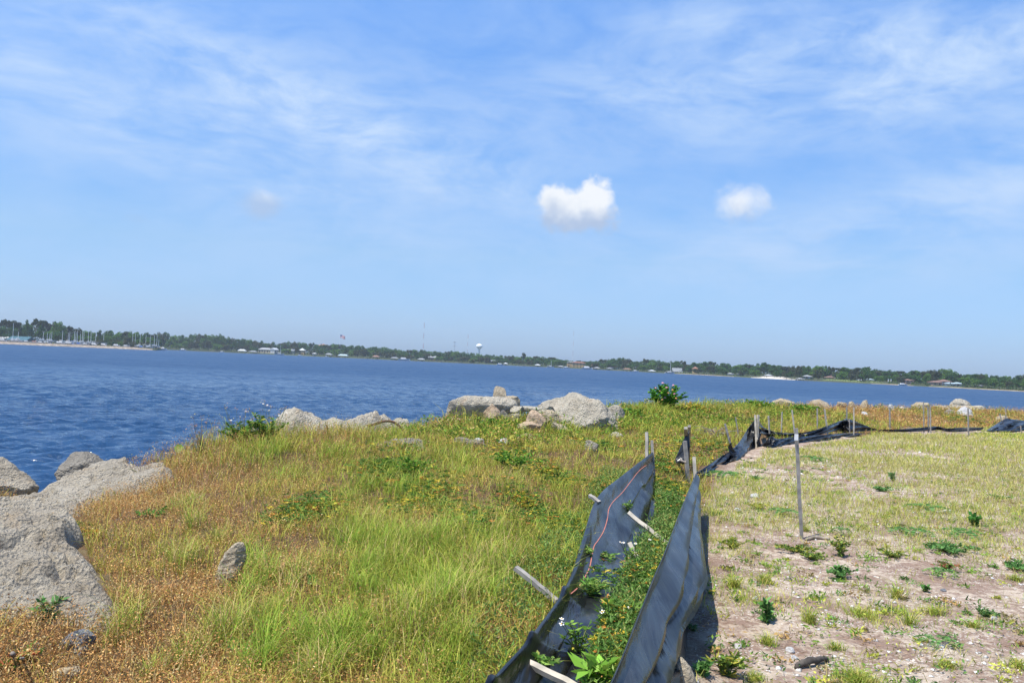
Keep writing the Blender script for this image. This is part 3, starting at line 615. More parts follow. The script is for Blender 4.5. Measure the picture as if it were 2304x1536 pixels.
# fence C: crumpled strip from the near fence end to the peak
def fence(label, loc_, name='silt_fence'): return empty(name, loc_, label, 'fence')
def gY(px, py): return G(px, py).y
c0 = fence('crumpled black silt fence strip rising to a pointed peak behind the near stakes', G(1640, 1032))
tC = [(1572, 1060), (1600, 1042), (1625, 1025), (1645, 1012), (1665, 992), (1684, 962), (1699, 944), (1706, 946)]; bC = [(1577, 1078), (1603, 1060), (1630, 1044), (1655, 1036), (1676, 1022), (1692, 1010), (1705, 1006), (1712, 1003)]
yb = [gY(*p) for p in bC]; panel(c0, tC, bC, [y_+.15 for y_ in yb], yb, 70, 14, .07, 1)
cstake(c0, at(1699, 933, yb[-2]+.1), G(1702, 1006), .045, M_stake2); cstake(c0, at(1706, 933, yb[-1]), G(1703, 1006), .045, M_stake2)
wr = G(1646, 1024); mbb = [(1640, 985), (1643, 995), (1648, 1012), (1655, 1020)]; panel(c0, [(1641, 984), (1648, 1005), (1656, 1016)], [(1640, 1015), (1645, 1024), (1655, 1026)], [yb[2]+.4]*3, [yb[2]+.3]*3, 12, 6, .04, 4)
c1 = fence('sagging black silt fence strip hung from the peak to the right hand hump', G(1800, 985))
tD = [(1706, 946), (1722, 963), (1750, 972), (1790, 974), (1830, 968), (1868, 955), (1895, 945), (1908, 942), (1935, 952), (1972, 966)]
bD = [(1712, 975), (1725, 980), (1752, 984), (1790, 985), (1832, 981), (1868, 972), (1895, 970), (1908, 972), (1935, 970), (1976, 968)]
yb = [yb[-1]+.3]+[gY(a_, b_+4) for a_, b_ in bD[1:]]; panel(c1, tD, bD, yb, [y_-.1 for y_ in yb], 90, 10, .07, 2)
c2 = fence('small black triangle of cloth with a strip trailing flat along the ground', G(1740, 1000))
tE = [(1716, 1000), (1725, 990), (1736, 981), (1748, 987), (1775, 984), (1820, 980), (1880, 976), (1932, 973)]; bE = [(1717, 1004), (1728, 1007), (1740, 1007), (1755, 1004), (1780, 999), (1822, 994), (1882, 987), (1936, 980)]
yb = [gY(*p) for p in bE]; panel(c2, tE, bE, [y_+.15 for y_ in yb], yb, 90, 10, .06, 5)
c3 = fence('long thin strip of black cloth lying along the grass on the right', G(2100, 968))
tF = [(1978, 966), (2030, 965), (2090, 960), (2110, 959), (2130, 963), (2160, 962), (2216, 961)]; bF = [(1980, 972), (2050, 971), (2090, 969), (2112, 967), (2130, 971), (2160, 971), (2208, 968)]
yb = [gY(a_, b_+3) for a_, b_ in bF]; panel(c3, tF, bF, yb, yb, 70, 6, .05, 6)
c4 = fence('black silt fence heaped in a low hump at the right edge', G(2270, 972))
tG = [(2222, 966), (2240, 955), (2262, 942), (2280, 943), (2304, 946), (2340, 950)]; bG = [(2226, 970), (2242, 969), (2264, 970), (2282, 969), (2304, 966), (2340, 966)]
yb = [gY(a_, b_+3) for a_, b_ in bG]; panel(c4, tG, bG, [y_+1.2 for y_ in yb], yb, 50, 12, .12, 7)
# bent rusty bar
mb = MB(); bar = [(813, 959), (835, 956), (855, 950), (870, 947), (885, 949), (898, 958), (907, 970)]
pb = [tuple(at(a_, b_, 14.7)) for a_, b_ in bar]; pb.append(tuple(at(909, 1000, 14.7)))
mb.tube([Vector(cr(pb, i/30)) for i in range(31)], .022, 8); tag(mb.build('bent_bar', M_rust, None, True), 'bent rusty iron bar arching over the crest at the right of the long slab', 'iron bar')
# sticks
def stick(label, pts, r_, mat, name='stick', cat='stick'):
    P_ = [G(a_, b_, r_*.6+c_) for a_, b_, c_ in pts]; mb = MB(); Q_ = [Vector(cr([tuple(p) for p in P_], i/14)) for i in range(15)]
    mb.tube([q+Vector((random.uniform(-1, 1), random.uniform(-1, 1), random.uniform(-1, 1)))*r_*.2 for q in Q_], [r_*(1-.4*abs(i/7-1)) for i in range(15)], 7)
    return tag(mb.build(name, mat, None, True), label, cat)
stick('charred black stick lying on the sand near the bottom of the field', [(1792, 1500, 0), (1803, 1492, .01), (1830, 1484, .02), (1862, 1482, 0)], .022, M_burn)
stick('grey driftwood piece at the foot of the tall tagged stake', [(1812, 1213, 0), (1835, 1208, .01), (1866, 1212, 0)], .02, M_drift)
stick('pale wood scrap lying in the field grass', [(2108, 1152, .01), (2138, 1148, .02)], .02, M_stake2)
stick('thin dead twig standing at the lower left corner', [(48, 1480, 0), (52, 1480, .25), (46, 1480, .5)], .006, M_drift)
stick('second dead twig standing left of the blue grey stone', [(28, 1470, 0), (29, 1470, .14)], .012, M_drift)
stick('dead stick leaning against the cluster of three stakes', [(1514, 1034, 0), (1528, 1034, .2), (1543, 1040, .42)], .02, M_drift)
# dead root tangle
root = empty('dead_bush', G(1612, 985), 'dead grey tangle of bare stems in the scrub left of the leaning stake', 'dead bush'); mb = MB()
for k in range(26):
    a_ = random.uniform(0, 6.28); l_ = random.uniform(.4, .95); e_ = random.uniform(.3, 1.2); p = [Vector((0, 0, 0))]; d = Vector((math.cos(a_)*math.cos(e_), math.sin(a_)*math.cos(e_)*.7, math.sin(e_)))
    for j in range(5): d += Vector((random.uniform(-.3, .3), random.uniform(-.3, .3), -.22)); p.append(p[-1]+d.normalized()*l_/5)
    mb.tube(p, [.012, .011, .009, .007, .005, .003], 5)
mb.build('stems', M_drift, root)
# ------------------------------------------------------------------ vegetation
def inpoly(x, y, P):
    ins = np.zeros(x.shape, bool); n = len(P)
    for i in range(n):
        a_, b_ = P[i], P[(i+1) % n]; c_ = (a_[1] > y) != (b_[1] > y)
        with np.errstate(divide='ignore', invalid='ignore'): xi = (b_[0]-a_[0])*(y-a_[1])/(b_[1]-a_[1])+a_[0]
        ins ^= c_ & (x < xi)
    return ins
polyA = [tuple(p)[:2] for p in topA]+[tuple(p)[:2] for p in botA[::-1]]
polyB = [(p[0]-.05, p[1]) for p in topB]+[(p[0]+.03, p[1]) for p in botB[::-1]]
FL = []
def blocked(x, y):
    k = np.zeros(x.shape, bool)
    for (cx, cy, rx) in CLEAR: k |= (x-cx)**2+(y-cy)**2 < rx*rx
    for (cx, cy, rx, ry, _) in FOOT: k |= ((x-cx)/(rx*.72))**2+((y-cy)/(ry*.62))**2 < 1
    for P, (x0, x1, y0, y1) in SLABS:
        c = P.mean(0); k |= inpoly(x, y, (P-c)*.9+c)
    k |= inpoly(x, y, [(a_*1., b_) for a_, b_ in polyA]) | inpoly(x, y, polyB)
    return k
def blades(pos, h_, w_, lean, cols, tipcol=None):
    """grass blades: 5 vertices each, curved; pos (N,3)"""
    N = len(pos); a_ = rs.rand(N)*6.283; la = rs.rand(N)*6.283
    sx, sy = np.cos(a_), np.sin(a_); lx, ly = np.cos(la), np.sin(la)
    V = np.zeros((N, 5, 3)); s = np.stack([sx, sy, 0*sx], 1)*w_[:, None]/2; L = np.stack([lx, ly, 0*lx], 1)*(lean*h_)[:, None]; Z = np.zeros((N, 3)); Z[:, 2] = h_
    V[:, 0] = pos-s; V[:, 1] = pos+s; md = pos+L*.35+Z*.58; V[:, 2] = md+s*.8; V[:, 3] = md-s*.8
    V[:, 4] = pos+L*1.15+Z*(1-.35*np.minimum(lean, 1.2))[:, None]
    b_ = np.arange(N)[:, None]*5; Q = b_+np.array([[0, 1, 2, 3]]); T = b_+np.array([[3, 2, 4]])
    return V.reshape(-1, 3), Q, T, np.repeat(cols, 5, 0)
def kites(pos, ln, wd, dirv, cols, fold=.25):
    """small pointed leaves: 4 vertices along dirv"""
    N = len(pos); d = dirv/np.linalg.norm(dirv, axis=1)[:, None]; r_ = rs.randn(N, 3); s = np.cross(d, r_); s /= np.linalg.norm(s, axis=1)[:, None]+1e-9; n = np.cross(s, d)
    V = np.zeros((N, 4, 3)); V[:, 0] = pos; V[:, 1] = pos+d*ln[:, None]*.45+s*wd[:, None]/2+n*ln[:, None]*fold*.4; V[:, 3] = pos+d*ln[:, None]*.45-s*wd[:, None]/2+n*ln[:, None]*fold*.4
    V[:, 2] = pos+d*ln[:, None]
    Q = np.arange(N)[:, None]*4+np.array([[0, 1, 2, 3]]); return V.reshape(-1, 3), Q, np.repeat(cols, 4, 0)
def stuff(name, label, parts, mat):
    """parts: list of (V, [(n, faces)], C)"""
    off = 0; Vs = []; P3_ = []; P4_ = []; Cs = []
    for V, fs, c_ in parts:
        for n, f_ in fs: (P4_ if n == 4 else P3_).append(f_+off)
        Vs.append(V); Cs.append(c_); off += len(V)
    pl = []
    if P4_: pl.append((4, np.concatenate(P4_)))
    if P3_: pl.append((3, np.concatenate(P3_)))
    o = np_mesh(name, np.concatenate(Vs), pl, mat, colors=np.concatenate(Cs)); return tag(o, label, None, None, 'stuff')
def sample(N, rmin, rmax, az0=-42, az1=40, pw=.6):
    u = rs.rand(N); r_ = (rmin**pw+(rmax**pw-rmin**pw)*u)**(1/pw); th = np.radians(az0+(az1-az0)*rs.rand(N))
    return r_*np.sin(th), r_*np.cos(th)
CT = [(250, 1150, 1), (400, 1150, .95), (300, 1400, 1), (450, 1350, .95), (200, 1500, 1), (450, 1480, .85), (500, 1050, .75), (600, 1020, .2), (580, 1130, .55), (620, 1230, .45), (680, 1400, .2), (600, 1450, .4), (900, 1100, .22), (850, 1250, .2), (820, 1180, .4),
 (1000, 1350, 0), (1000, 1480, .2), (800, 1480, .3), (1100, 1250, .2), (1200, 1100, .25), (1250, 1000, .2), (1000, 1050, .2), (1400, 950, .1), (1500, 1000, .3), (1600, 930, .25), (1700, 930, .1), (1800, 927, .2), (1960, 930, 1), (1900, 925, .9), (2010, 940, .7), (2100, 940, .45), (2250, 940, .6), (1350, 1150, .1), (1450, 1250, 0), (1380, 1450, .05), (400, 1020, .8), (1300, 1060, .3), (2290, 925, .55)]
CTP = np.array([(*tuple(G(a_, b_))[:2], v) for a_, b_, v in CT])
def dryness(x, y):
    num = 0; den = 0
    sc = 1/np.maximum(np.hypot(x, y), 4)
    for cx, cy, v in CTP:
        wgt = 1/(((x-cx)**2+(y-cy)**2)*sc**2+.0008)**1.6; num = num+v*wgt; den = den+wgt
    return np.clip(num/den+.38*fbm(x*1.6, y*1.6, seed=31, oc=4), 0, 1)
def jit(c_, N, s=.22): return np.clip(np.array(c_)[None, :]*(1+s*rs.randn(N, 1))*(1+.10*rs.randn(N, 3)), .004, .95)
def pick(N, palette, wts):
    k = rs.choice(len(palette), N, p=np.array(wts)/sum(wts)); return np.clip(np.array(palette)[k]*(1+.2*rs.randn(N, 1)), .004, .95)
GREEN = [(.23, .31, .03), (.34, .38, .045), (.15, .24, .022), (.44, .42, .08), (.25, .39, .04)]
DRY = [(.50, .29, .09), (.58, .39, .14), (.38, .20, .065), (.52, .40, .20), (.46, .24, .075)]
# --- left bank and crest
x, y = sample(420000, 2.2, 52, pw=.55); sd, _ = ridge(x, y)
f = infield(x, y); k = (f < .25+.3*rs.rand(len(x))) & (sd > -1.6) & ~blocked(x, y); x, y, sd = x[k], y[k], sd[k]
x0_, y0_ = x, y; dr_ = dryness(x, y); z = hgt(x, y); crest = np.exp(-((sd-.8)/1.6)**2); rd = np.hypot(x, y); far_ = np.clip(rd/9, 1, 3.6)
pz = np.stack([x, y, z], 1)
clump = fbm(x*3.1, y*3.1, seed=77, oc=3)
# green blades
gk = rs.rand(len(x)) > np.clip(dr_*1.05-.05+.35*np.clip(-clump, 0, 1), 0, .93)
N = gk.sum(); p = pz[gk]
hh_ = (.08+.20*rs.rand(N)**1.5+.10*np.clip(clump[gk]+.1, 0, 1))*(1-.35*dr_[gk])*np.where(rd[gk] > 18, 1.15, 1)
strip = (x[gk] > np.interp(y[gk], [2, 4.3, 7, 11.8], [.16, .38, 1.0, 1.98])) & (y[gk] < 11); hh_ = np.where(strip, hh_*.55, hh_)*(1+.7*crest[gk])
tall = rs.rand(N) < .045; hh_ = np.where(tall & ~strip, hh_*1.45, hh_)
col = pick(N, GREEN, [4, 4, 2, 2.5, 2]); yel = (.54, .42, .10); mixf = np.clip(dr_[gk]*.8+.25*rs.rand(N)-.1, 0, .8)[:, None]; col = col*(1-mixf)+np.array(yel)*mixf
parts = []
Vv, Q_, T_, c_ = blades(p, hh_, .0042*far_[gk]*(1+.5*rs.rand(N)), .3+.8*rs.rand(N), col); parts.append((Vv, [(4, Q_), (3, T_)], c_))
stuff('grass', 'green and yellowing grass covering the bank left of the fences', parts, M_leaf)
# dry stems with seed flecks
dk = ~gk; N = dk.sum(); p = pz[dk]; hs_ = (.05+.13*rs.rand(N))*(1+1.1*crest[dk]); col = pick(N, DRY, [3, 2, 3, 2, 3])
parts = []; Vv, Q_, T_, c_ = blades(p, hs_, .0032*far_[dk], .25+.9*rs.rand(N), col*.9); parts.append((Vv, [(4, Q_), (3, T_)], c_))
rep = 4; pp = np.repeat(p, rep, 0); hr = np.repeat(hs_, rep); ff = np.repeat(far_[dk], rep); M_ = len(pp)
pp = pp+np.stack([rs.randn(M_)*.018*ff**.5, rs.randn(M_)*.018*ff**.5, hr*(.3+.75*rs.rand(M_))], 1)
col = pick(M_, [(.54, .29, .10), (.60, .39, .16), (.40, .19, .07), (.62, .50, .24), (.38, .32, .07)], [4, 3, 3.4, .6, 1])
Vv, Q_, c_ = kites(pp, (.007+.010*rs.rand(M_))*ff**.9, (.005+.005*rs.rand(M_))*ff**.9, rs.randn(M_, 3), col); parts.append((Vv, [(4, Q_)], c_))
stuff('dry_weeds', 'rusty brown dried weeds with small seed heads on the left bank', parts, M_dry)
# thatch: flat dead bits under everything
x, y = sample(170000, 2.2, 24, pw=.5); sd, _ = ridge(x, y); k = (sd > -.8) & ~blocked(x, y); x, y = x[k], y[k]; f = infield(x, y)
k = (f < .5) | (rs.rand(len(x)) < .55*sst(-.25, .25, fbm(x*1.4, y*1.4, seed=55, oc=4)+.08)); x, y, f = x[k], y[k], f[k]; N = len(x); ff = np.clip(np.hypot(x, y)/8, 1, 3)
p = np.stack([x, y, hgt(x, y)+.004+.02*rs.rand(N)*(1-f)], 1); a_ = rs.rand(N)*6.28; d = np.stack([np.cos(a_), np.sin(a_), .12*rs.randn(N)+.25*(1-f)*rs.rand(N)], 1)
col = pick(N, [(.24, .15, .08), (.40, .29, .19), (.15, .09, .05), (.48, .39, .28)], [3, 2.4, 3, .5])
Vv, Q_, c_ = kites(p, (.03+.06*rs.rand(N))*ff**.7, .0028*ff, d, col, .05); stuff('dead_litter', 'thin brown dead stems and needles lying on the ground', [(Vv, [(4, Q_)], c_)], M_dry)
# --- broad leaved ground creepers, patches on the left bank
PT = [(1150, 1040, 60, 40), (1120, 950, 80, 30), (1080, 940, 60, 22), (960, 1130, 70, 60), (880, 1060, 70, 40), (1190, 1160, 70, 50), (1400, 930, 50, 20), (1580, 930, 90, 22), (1700, 925, 90, 20), (1540, 1000, 90, 40), (1660, 950, 60, 26), (700, 1160, 50, 50),
 (1400, 1120, 50, 50), (1500, 1150, 40, 60), (1490, 1060, 30, 40), (1450, 1250, 70, 40), (1380, 1320, 80, 28), (1400, 1420, 60, 60), (1360, 1480, 50, 40), (1260, 1200, 50, 60), (1060, 1190, 50, 30), (1020, 1000, 70, 30), (1250, 950, 50, 30), (1830, 930, 60, 18), (2180, 950, 40, 12), (900, 1010, 60, 24), (1500, 1110, 40, 60), (1240, 1080, 60, 40), (1330, 1010, 50, 30), (1460, 1340, 50, 50), (640, 1180, 40, 40), (1500, 940, 60, 30)]
parts = []
for i, (a_, b_, sx, sy) in enumerate(PT):
    c0_ = G(a_, b_); e_ = G(a_, b_-sy*.8); n_ = int(420*np.clip((sx*sy/2500), .5, 1.6)); rx = sx*c0_.y/F; ry = abs(e_.y-c0_.y)+.1; ry = min(ry, rx*3)
    xx = c0_.x+rs.randn(n_)*rx*.62; yy = c0_.y+rs.randn(n_)*ry*.5; kk = ~blocked(xx, yy) | ((i == 16) & (rs.rand(n_) < .35)); xx, yy = xx[kk], yy[kk]; n_ = len(xx)
    zz = hgt(xx, yy)+.03+.10*rs.rand(n_)*(1+.3*fbm(xx*4, yy*4, seed=5)); q = 5
    ctr = np.repeat(np.stack([xx, yy, zz], 1), q, 0); an = np.repeat(rs.rand(n_)*6.28, q)+np.tile(np.arange(q)*1.05-2.1, n_)
    d = np.stack([np.cos(an), np.sin(an), .15+.45*rs.randn(len(an))*.5], 1)
    u_ = rs.rand(n_); k1 = .10 if i % 3 else .22
    cb = np.where((u_ < k1)[:, None], np.array((.55, .42, .05)), np.where((u_ > .96)[:, None], np.array((.55, .22, .05)), np.array([(.085, .19, .03), (.14, .24, .04), (.06, .14, .025)])[rs.randint(0, 3, n_)]))
    cb = np.clip(cb*(1+.2*rs.randn(n_, 1)), .005, .9); sc = np.clip(c0_.y/9, .75, 2.4)
    Vv, Q_, c_ = kites(ctr, (.028+.022*rs.rand(len(an)))*sc**.8, (.011+.007*rs.rand(len(an)))*sc**.8, d, np.repeat(cb, q, 0)); parts.append((Vv, [(4, Q_)], c_))
stuff('creeping_leaves', 'green and yellow leafy creepers sprawling through the bank grass', parts, M_leaf)
# fine pale green herbs between and beside the fences
x = rs.rand(44000)*2.6-.6; y = 2.4+rs.rand(44000)*10; s_ = x-np.interp(y, [2, 4.3, 7, 11.8], [.16, .38, 1.0, 1.98]); s2 = np.interp(y, [1.5, 4.3, 6.3, 9.4], [.2, .84, 1.36, 2.0])-x
k = (((s_ > -.02) & (s2 > 0)) | ((s_ < -.30) & (s_ > -.62-.2*fbm(x*2, y*2, seed=3)) & (y > 4.2) & (rs.rand(len(x)) < .4))) & ~blocked(x, y); x, y = x[k], y[k]; N = len(x); rep = 5
hb = .05+.16*rs.rand(N)*(1+.5*fbm(x*2.5, y*2.5, seed=8)); p = np.repeat(np.stack([x, y, hgt(x, y)], 1), rep, 0); M_ = len(p)
p = p+np.stack([rs.randn(M_)*.012, rs.randn(M_)*.012, np.repeat(hb, rep)*rs.rand(M_)], 1); d = np.stack([rs.randn(M_), rs.randn(M_), .7+.5*rs.rand(M_)], 1)
col = pick(M_, [(.12, .24, .05), (.20, .32, .08), (.28, .36, .10), (.09, .18, .04), (.40, .40, .14)], [4, 4, 2, 3, 1])
Vv, Q_, c_ = kites(p, .022+.03*rs.rand(M_), .006+.006*rs.rand(M_), d, col); stuff('low_herbs', 'dense small leaved green herbs between the two black fences', [(Vv, [(4, Q_)], c_)], M_leaf)
# --- field: short patchy grass, denser farther away
x, y = sample(420000, 3.2, 55, -5, 42, .8); f = infield(x, y); sd, _ = ridge(x, y); rd = np.hypot(x, y)
den = fbm(x*1.1, y*1.1, seed=61, oc=4)*.9+.5*fbm(x*4, y*4, seed=62, oc=2)
cov = sst(6.5, 13, rd+.25*(x-3)); bare = np.exp(-(((x-4.9)/1.3)**2+((y-13.8)/3.2)**2))*.7+np.exp(-(((x-7.2)/1.6)**2+((y-20)/1.6)**2))*.6+np.exp(-(((x-9.0)/1.2)**2+((y-18.5)/.8)**2))*.5
k = (f > .5) & (sd > 0) & (den+.26*rs.randn(len(x)) > .30-.84*cov+bare) & ~blocked(x, y); 
k &= (rs.rand(len(x)) < np.where(rd > 9, 1, .9)); x, y, rd, cov, den = x[k], y[k], rd[k], cov[k], den[k]; N = len(x); p = np.stack([x, y, hgt(x, y)], 1); ff = np.clip(rd/9, 1, 3.4)
tn = np.clip(.5+.9*fbm(x*.45, y*.45, seed=171, oc=4), 0, 1)[:, None]; hh_ = (.03+.075*rs.rand(N)**1.3)*(1+.35*cov)*(1+.6*np.clip(den, 0, 1)); col = pick(N, [(.38, .42, .06), (.46, .45, .09), (.26, .36, .05), (.54, .44, .15), (.20, .32, .045)], [4, 4, 3, 2.4, 1.5]); col = col*(1-.5*tn)+np.array((.44, .37, .16))*.5*tn
Vv, Q_, T_, c_ = blades(p, hh_, .0038*ff, .4+1.0*rs.rand(N), col); stuff('field_grass', 'short patchy yellow green grass over the sandy field', [(Vv, [(4, Q_), (3, T_)], c_)], M_leaf)
# shells and grit in the sand
x, y = sample(26000, 3.4, 34, -4, 42, .5); f = infield(x, y); sp_ = fbm(x*1.7, y*1.7, seed=91, oc=3); k = (f > .35) & (sp_ > -.12+.25*rs.rand(len(x))) & ~blocked(x, y); x, y = x[k], y[k]; N = len(x)
sz = (.0045+.022*rs.rand(N)**4.5)*np.clip(np.hypot(x, y)/9, 1, 1.8); Vv = np.zeros((N, 6, 3)); a_ = rs.rand(N)*6.28; c1_, s1_ = np.cos(a_), np.sin(a_); as_ = .5+.5*rs.rand(N)
z = hgt(x, y)
for i, (ux, uy, uz) in enumerate(((1, 0, 0), (0, 1, 0), (-1, 0, 0), (0, -1, 0), (.15, .1, .45), (0, 0, -.5))):
    dx = ux*sz; dy = uy*sz*as_; Vv[:, i] = np.stack([x+dx*c1_-dy*s1_, y+dx*s1_+dy*c1_, z+.002+uz*sz*.8+.12*sz*rs.randn(N)], 1)
T_ = np.concatenate([np.arange(N)[:, None]*6+np.array([t_]) for t_ in ((0, 1, 4), (1, 2, 4), (2, 3, 4), (3, 0, 4), (1, 0, 5), (2, 1, 5), (3, 2, 5), (0, 3, 5))])
stuff('shell_grit', 'white shell fragments and grit scattered over the sand', [(Vv.reshape(-1, 3), [(3, T_)], np.repeat(pick(N, [(.78, .76, .72), (.62, .58, .52), (.40, .38, .36), (.70, .60, .48)], [5, 3, 1.2, 1.5]), 6, 0))], M_dry)
# taller seeding tufts in the grass of the bank (long arching blades)
TU = [(1020, 1330, 90, .36), (1080, 1290, 60, .34), (900, 1420, 60, .3), (980, 1200, 50, .32), (900, 1240, 60, .34), (760, 1450, 40, .34), (860, 1330, 40, .26), (510, 1420, 40, .36), (560, 1330, 40, .3), (640, 1060, 40, .3), (760, 1000, 40, .28), (590, 1490, 40, .32), (1150, 1400, 60, .26), (1000, 1470, 60, .26), (660, 1300, 30, .3), (1100, 1480, 50, .22), (560, 1000, 50, .3), (440, 1010, 30, .25), (340, 1510, 20, .2), (1180, 1330, 40, .26), (840, 1180, 40, .3), (1200, 940, 20, .2), (1240, 1470, 30, .2)]
for i in range(75):
    TU.append((random.uniform(230, 1500), random.uniform(1000, 1520), random.uniform(14, 38), random.uniform(.2, .36)))
TU = [q for q in TU if q[0] < 1000+(1536-q[1])*.55]
parts = []
for a_, b_, s_, h_ in TU:
    c0_ = G(a_, b_+25); n_ = int(s_*7); xx = c0_.x+rs.randn(n_)*s_*.55*c0_.y/F; yy = c0_.y+rs.randn(n_)*s_*1.2*c0_.y/F; kk = ~blocked(xx, yy); xx, yy = xx[kk], yy[kk]; n_ = len(xx)
    pp = np.stack([xx, yy, hgt(xx, yy)], 1); L_ = h_*(.5+.6*rs.rand(n_)); an = rs.rand(n_)*6.28; ben = .25+.55*rs.rand(n_); wd = .0045*np.clip(c0_.y/8, 1, 2)
    V_ = np.zeros((n_, 9, 3)); sx_ = np.stack([-np.sin(an), np.cos(an), 0*an], 1)*wd/2; dd = np.stack([np.cos(an), np.sin(an), 0*an], 1)
    for q in range(5):
        u_ = q/4; c_ = pp+dd*(L_*ben*u_**1.8)[:, None]; c_[:, 2] += L_*(u_-.62*ben*u_**2.6)
        if q < 4: V_[:, 2*q] = c_-sx_*(1-.2*q); V_[:, 2*q+1] = c_+sx_*(1-.2*q)
        else: V_[:, 8] = c_
    b0 = np.arange(n_)[:, None]*9; Q_ = np.concatenate([b0+np.array([[2*q, 2*q+1, 2*q+3, 2*q+2]]) for q in range(3)]); T_ = b0+np.array([[6, 7, 8]])
    parts.append((V_.reshape(-1, 3), [(4, Q_), (3, T_)], np.repeat(pick(n_, [(.24, .38, .04), (.34, .46, .06), (.16, .27, .03), (.48, .46, .10), (.60, .44, .20)], ([4, 3, 2, 2, .6] if a_ > 480 and s_ > 10 and (int(a_) % 3) else [2, 2, 1, 3, 3])), 9, 0)))
stuff('tall_grass', 'long arching green grass blades standing above the bank growth', parts, M_leaf)
# scrub along the crest: leafy and twiggy clumps that break the skyline
x, y = sample(60000, 12, 48, -16, 36, 1.0); sd, _ = ridge(x, y); cl = fbm(x*.9, y*.9, seed=141, oc=3)+.35*fbm(x*3, y*3, seed=143, oc=2)
k = (sd > -.8) & (sd < 3.2) & (cl > .02) & ~blocked(x, y) & (y > 15); x, y, cl = x[k], y[k], cl[k]; N = len(x); rep = 6
hb = np.clip((.10+.55*cl)*(1-.5*dryness(x, y)), .05, .42); p = np.repeat(np.stack([x, y, hgt(x, y)], 1), rep, 0); M_ = len(p); hr = np.repeat(hb, rep)*rs.rand(M_)**.7
p = p+np.stack([rs.randn(M_)*.05, rs.randn(M_)*.05, hr], 1); d = np.stack([rs.randn(M_), rs.randn(M_), .4+.6*rs.rand(M_)], 1); dd = np.repeat(dryness(x, y), rep)
col = pick(M_, [(.12, .25, .03), (.22, .34, .04), (.36, .38, .05), (.08, .17, .02), (.50, .42, .08), (.50, .28, .09)], [4, 4, 3, 3, 1.3, .8]); k2 = rs.rand(M_) < np.clip(dd*1.1-.2, 0, 1); col[k2] = pick(k2.sum(), [(.52, .29, .11), (.58, .38, .18)], [1, 1])
Vv, Q_, c_ = kites(p, .045+.05*rs.rand(M_), .018+.018*rs.rand(M_), d, col); stuff('crest_scrub', 'mixed green and yellow scrub growing along the crest of the bank', [(Vv, [(4, Q_)], c_)], M_leaf)
# small seedlings scattered over the sand
nc = 900; cx_, cy_ = sample(nc, 3.8, 18, 6, 34, .8); kk = (infield(cx_, cy_) > .7) & ~blocked(cx_, cy_); cx_, cy_ = cx_[kk], cy_[kk]; nc = len(cx_); rep = 26; rr_ = np.repeat(.015+.07*rs.rand(nc)**2, rep); M_ = nc*rep
x = np.repeat(cx_, rep)+rs.randn(M_)*rr_; y = np.repeat(cy_, rep)+rs.randn(M_)*rr_; p = np.stack([x, y, hgt(x, y)+rr_*rs.rand(M_)*.8], 1); d = np.stack([rs.randn(M_), rs.randn(M_), .3+.5*rs.rand(M_)], 1)
cb = np.repeat(pick(nc, [(.20, .33, .05), (.12, .24, .05), (.42, .44, .07), (.34, .28, .12), (.45, .30, .12)], [4, 3, 2, 1, 1]), rep, 0)*(1+.2*rs.randn(M_, 1)); Vv, Q_, c_ = kites(p, .018+.025*rs.rand(M_), .007+.008*rs.rand(M_), d, np.clip(cb, .01, .9)); stuff('seedlings', 'tiny green and yellow seedlings dotted over the sand', [(Vv, [(4, Q_)], c_)], M_leaf)
# --- individual plants
def leafplant(label, px, py, r_, h_, n, ln, wd, pal, wts, stems=7, habit='up', name='weed', cat='weed', grp='weeds in the sandy field', dz=0, flowers=None, P=None):
    P = P or G(px, py); root = empty(name, P, label, cat, grp); st = MB(); lp = []; ld = []; lc_ = []
    tops = []
    for i in range(stems):
        a_ = random.uniform(0, 6.283); sp_ = random.random()**.6*r_
        tip = Vector((math.cos(a_)*sp_, math.sin(a_)*sp_, h_*random.uniform(.55, 1)*(1-.35*(sp_/max(r_, .01))**2 if habit == 'up' else .6))); mid = tip*.5+Vector((0, 0, h_*.12))
        pts = [Vector(cr([(0, 0, -.02), tuple(mid), tuple(tip)], q/6)) for q in range(7)]; st.tube(pts, [.004*(1-.1*q)*(1+h_) for q in range(7)], 4); tops.append(tip)
        for j in range(n//stems):
            u_ = random.uniform(.15, 1); c_ = Vector(cr([(0, 0, -.02), tuple(mid), tuple(tip)], u_)); an = random.uniform(0, 6.283)
            lp.append(tuple(c_)); ld.append((math.cos(an), math.sin(an), random.uniform(-.1, .8)))
    N = len(lp); Vv, Q_, c_ = kites(np.array(lp), ln*(.6+.7*rs.rand(N)), wd*(.7+.6*rs.rand(N)), np.array(ld), pick(N, pal, wts)); np_mesh('foliage', Vv, [(4, Q_)], M_leaf, root, colors=c_)
    o = st.build('stems', M_stem, root)
    if flowers:
        for tip, col, fr in flowers(tops):
            flower(tip, col, fr, root)
    return root
M_stem = plain('green_stem', (.16, .18, .06), .7, var=.3, scale=10)
M_petw = plain('white_petal', (.85, .85, .82), .6, var=.03); M_yel = plain('yellow_disc', (.65, .38, .04), .7, var=.2, scale=50); M_pink = plain('pink_petal', (.78, .36, .42), .6, var=.1, scale=30); M_or = plain('orange_petal', (.80, .42, .18), .6, var=.1, scale=30)
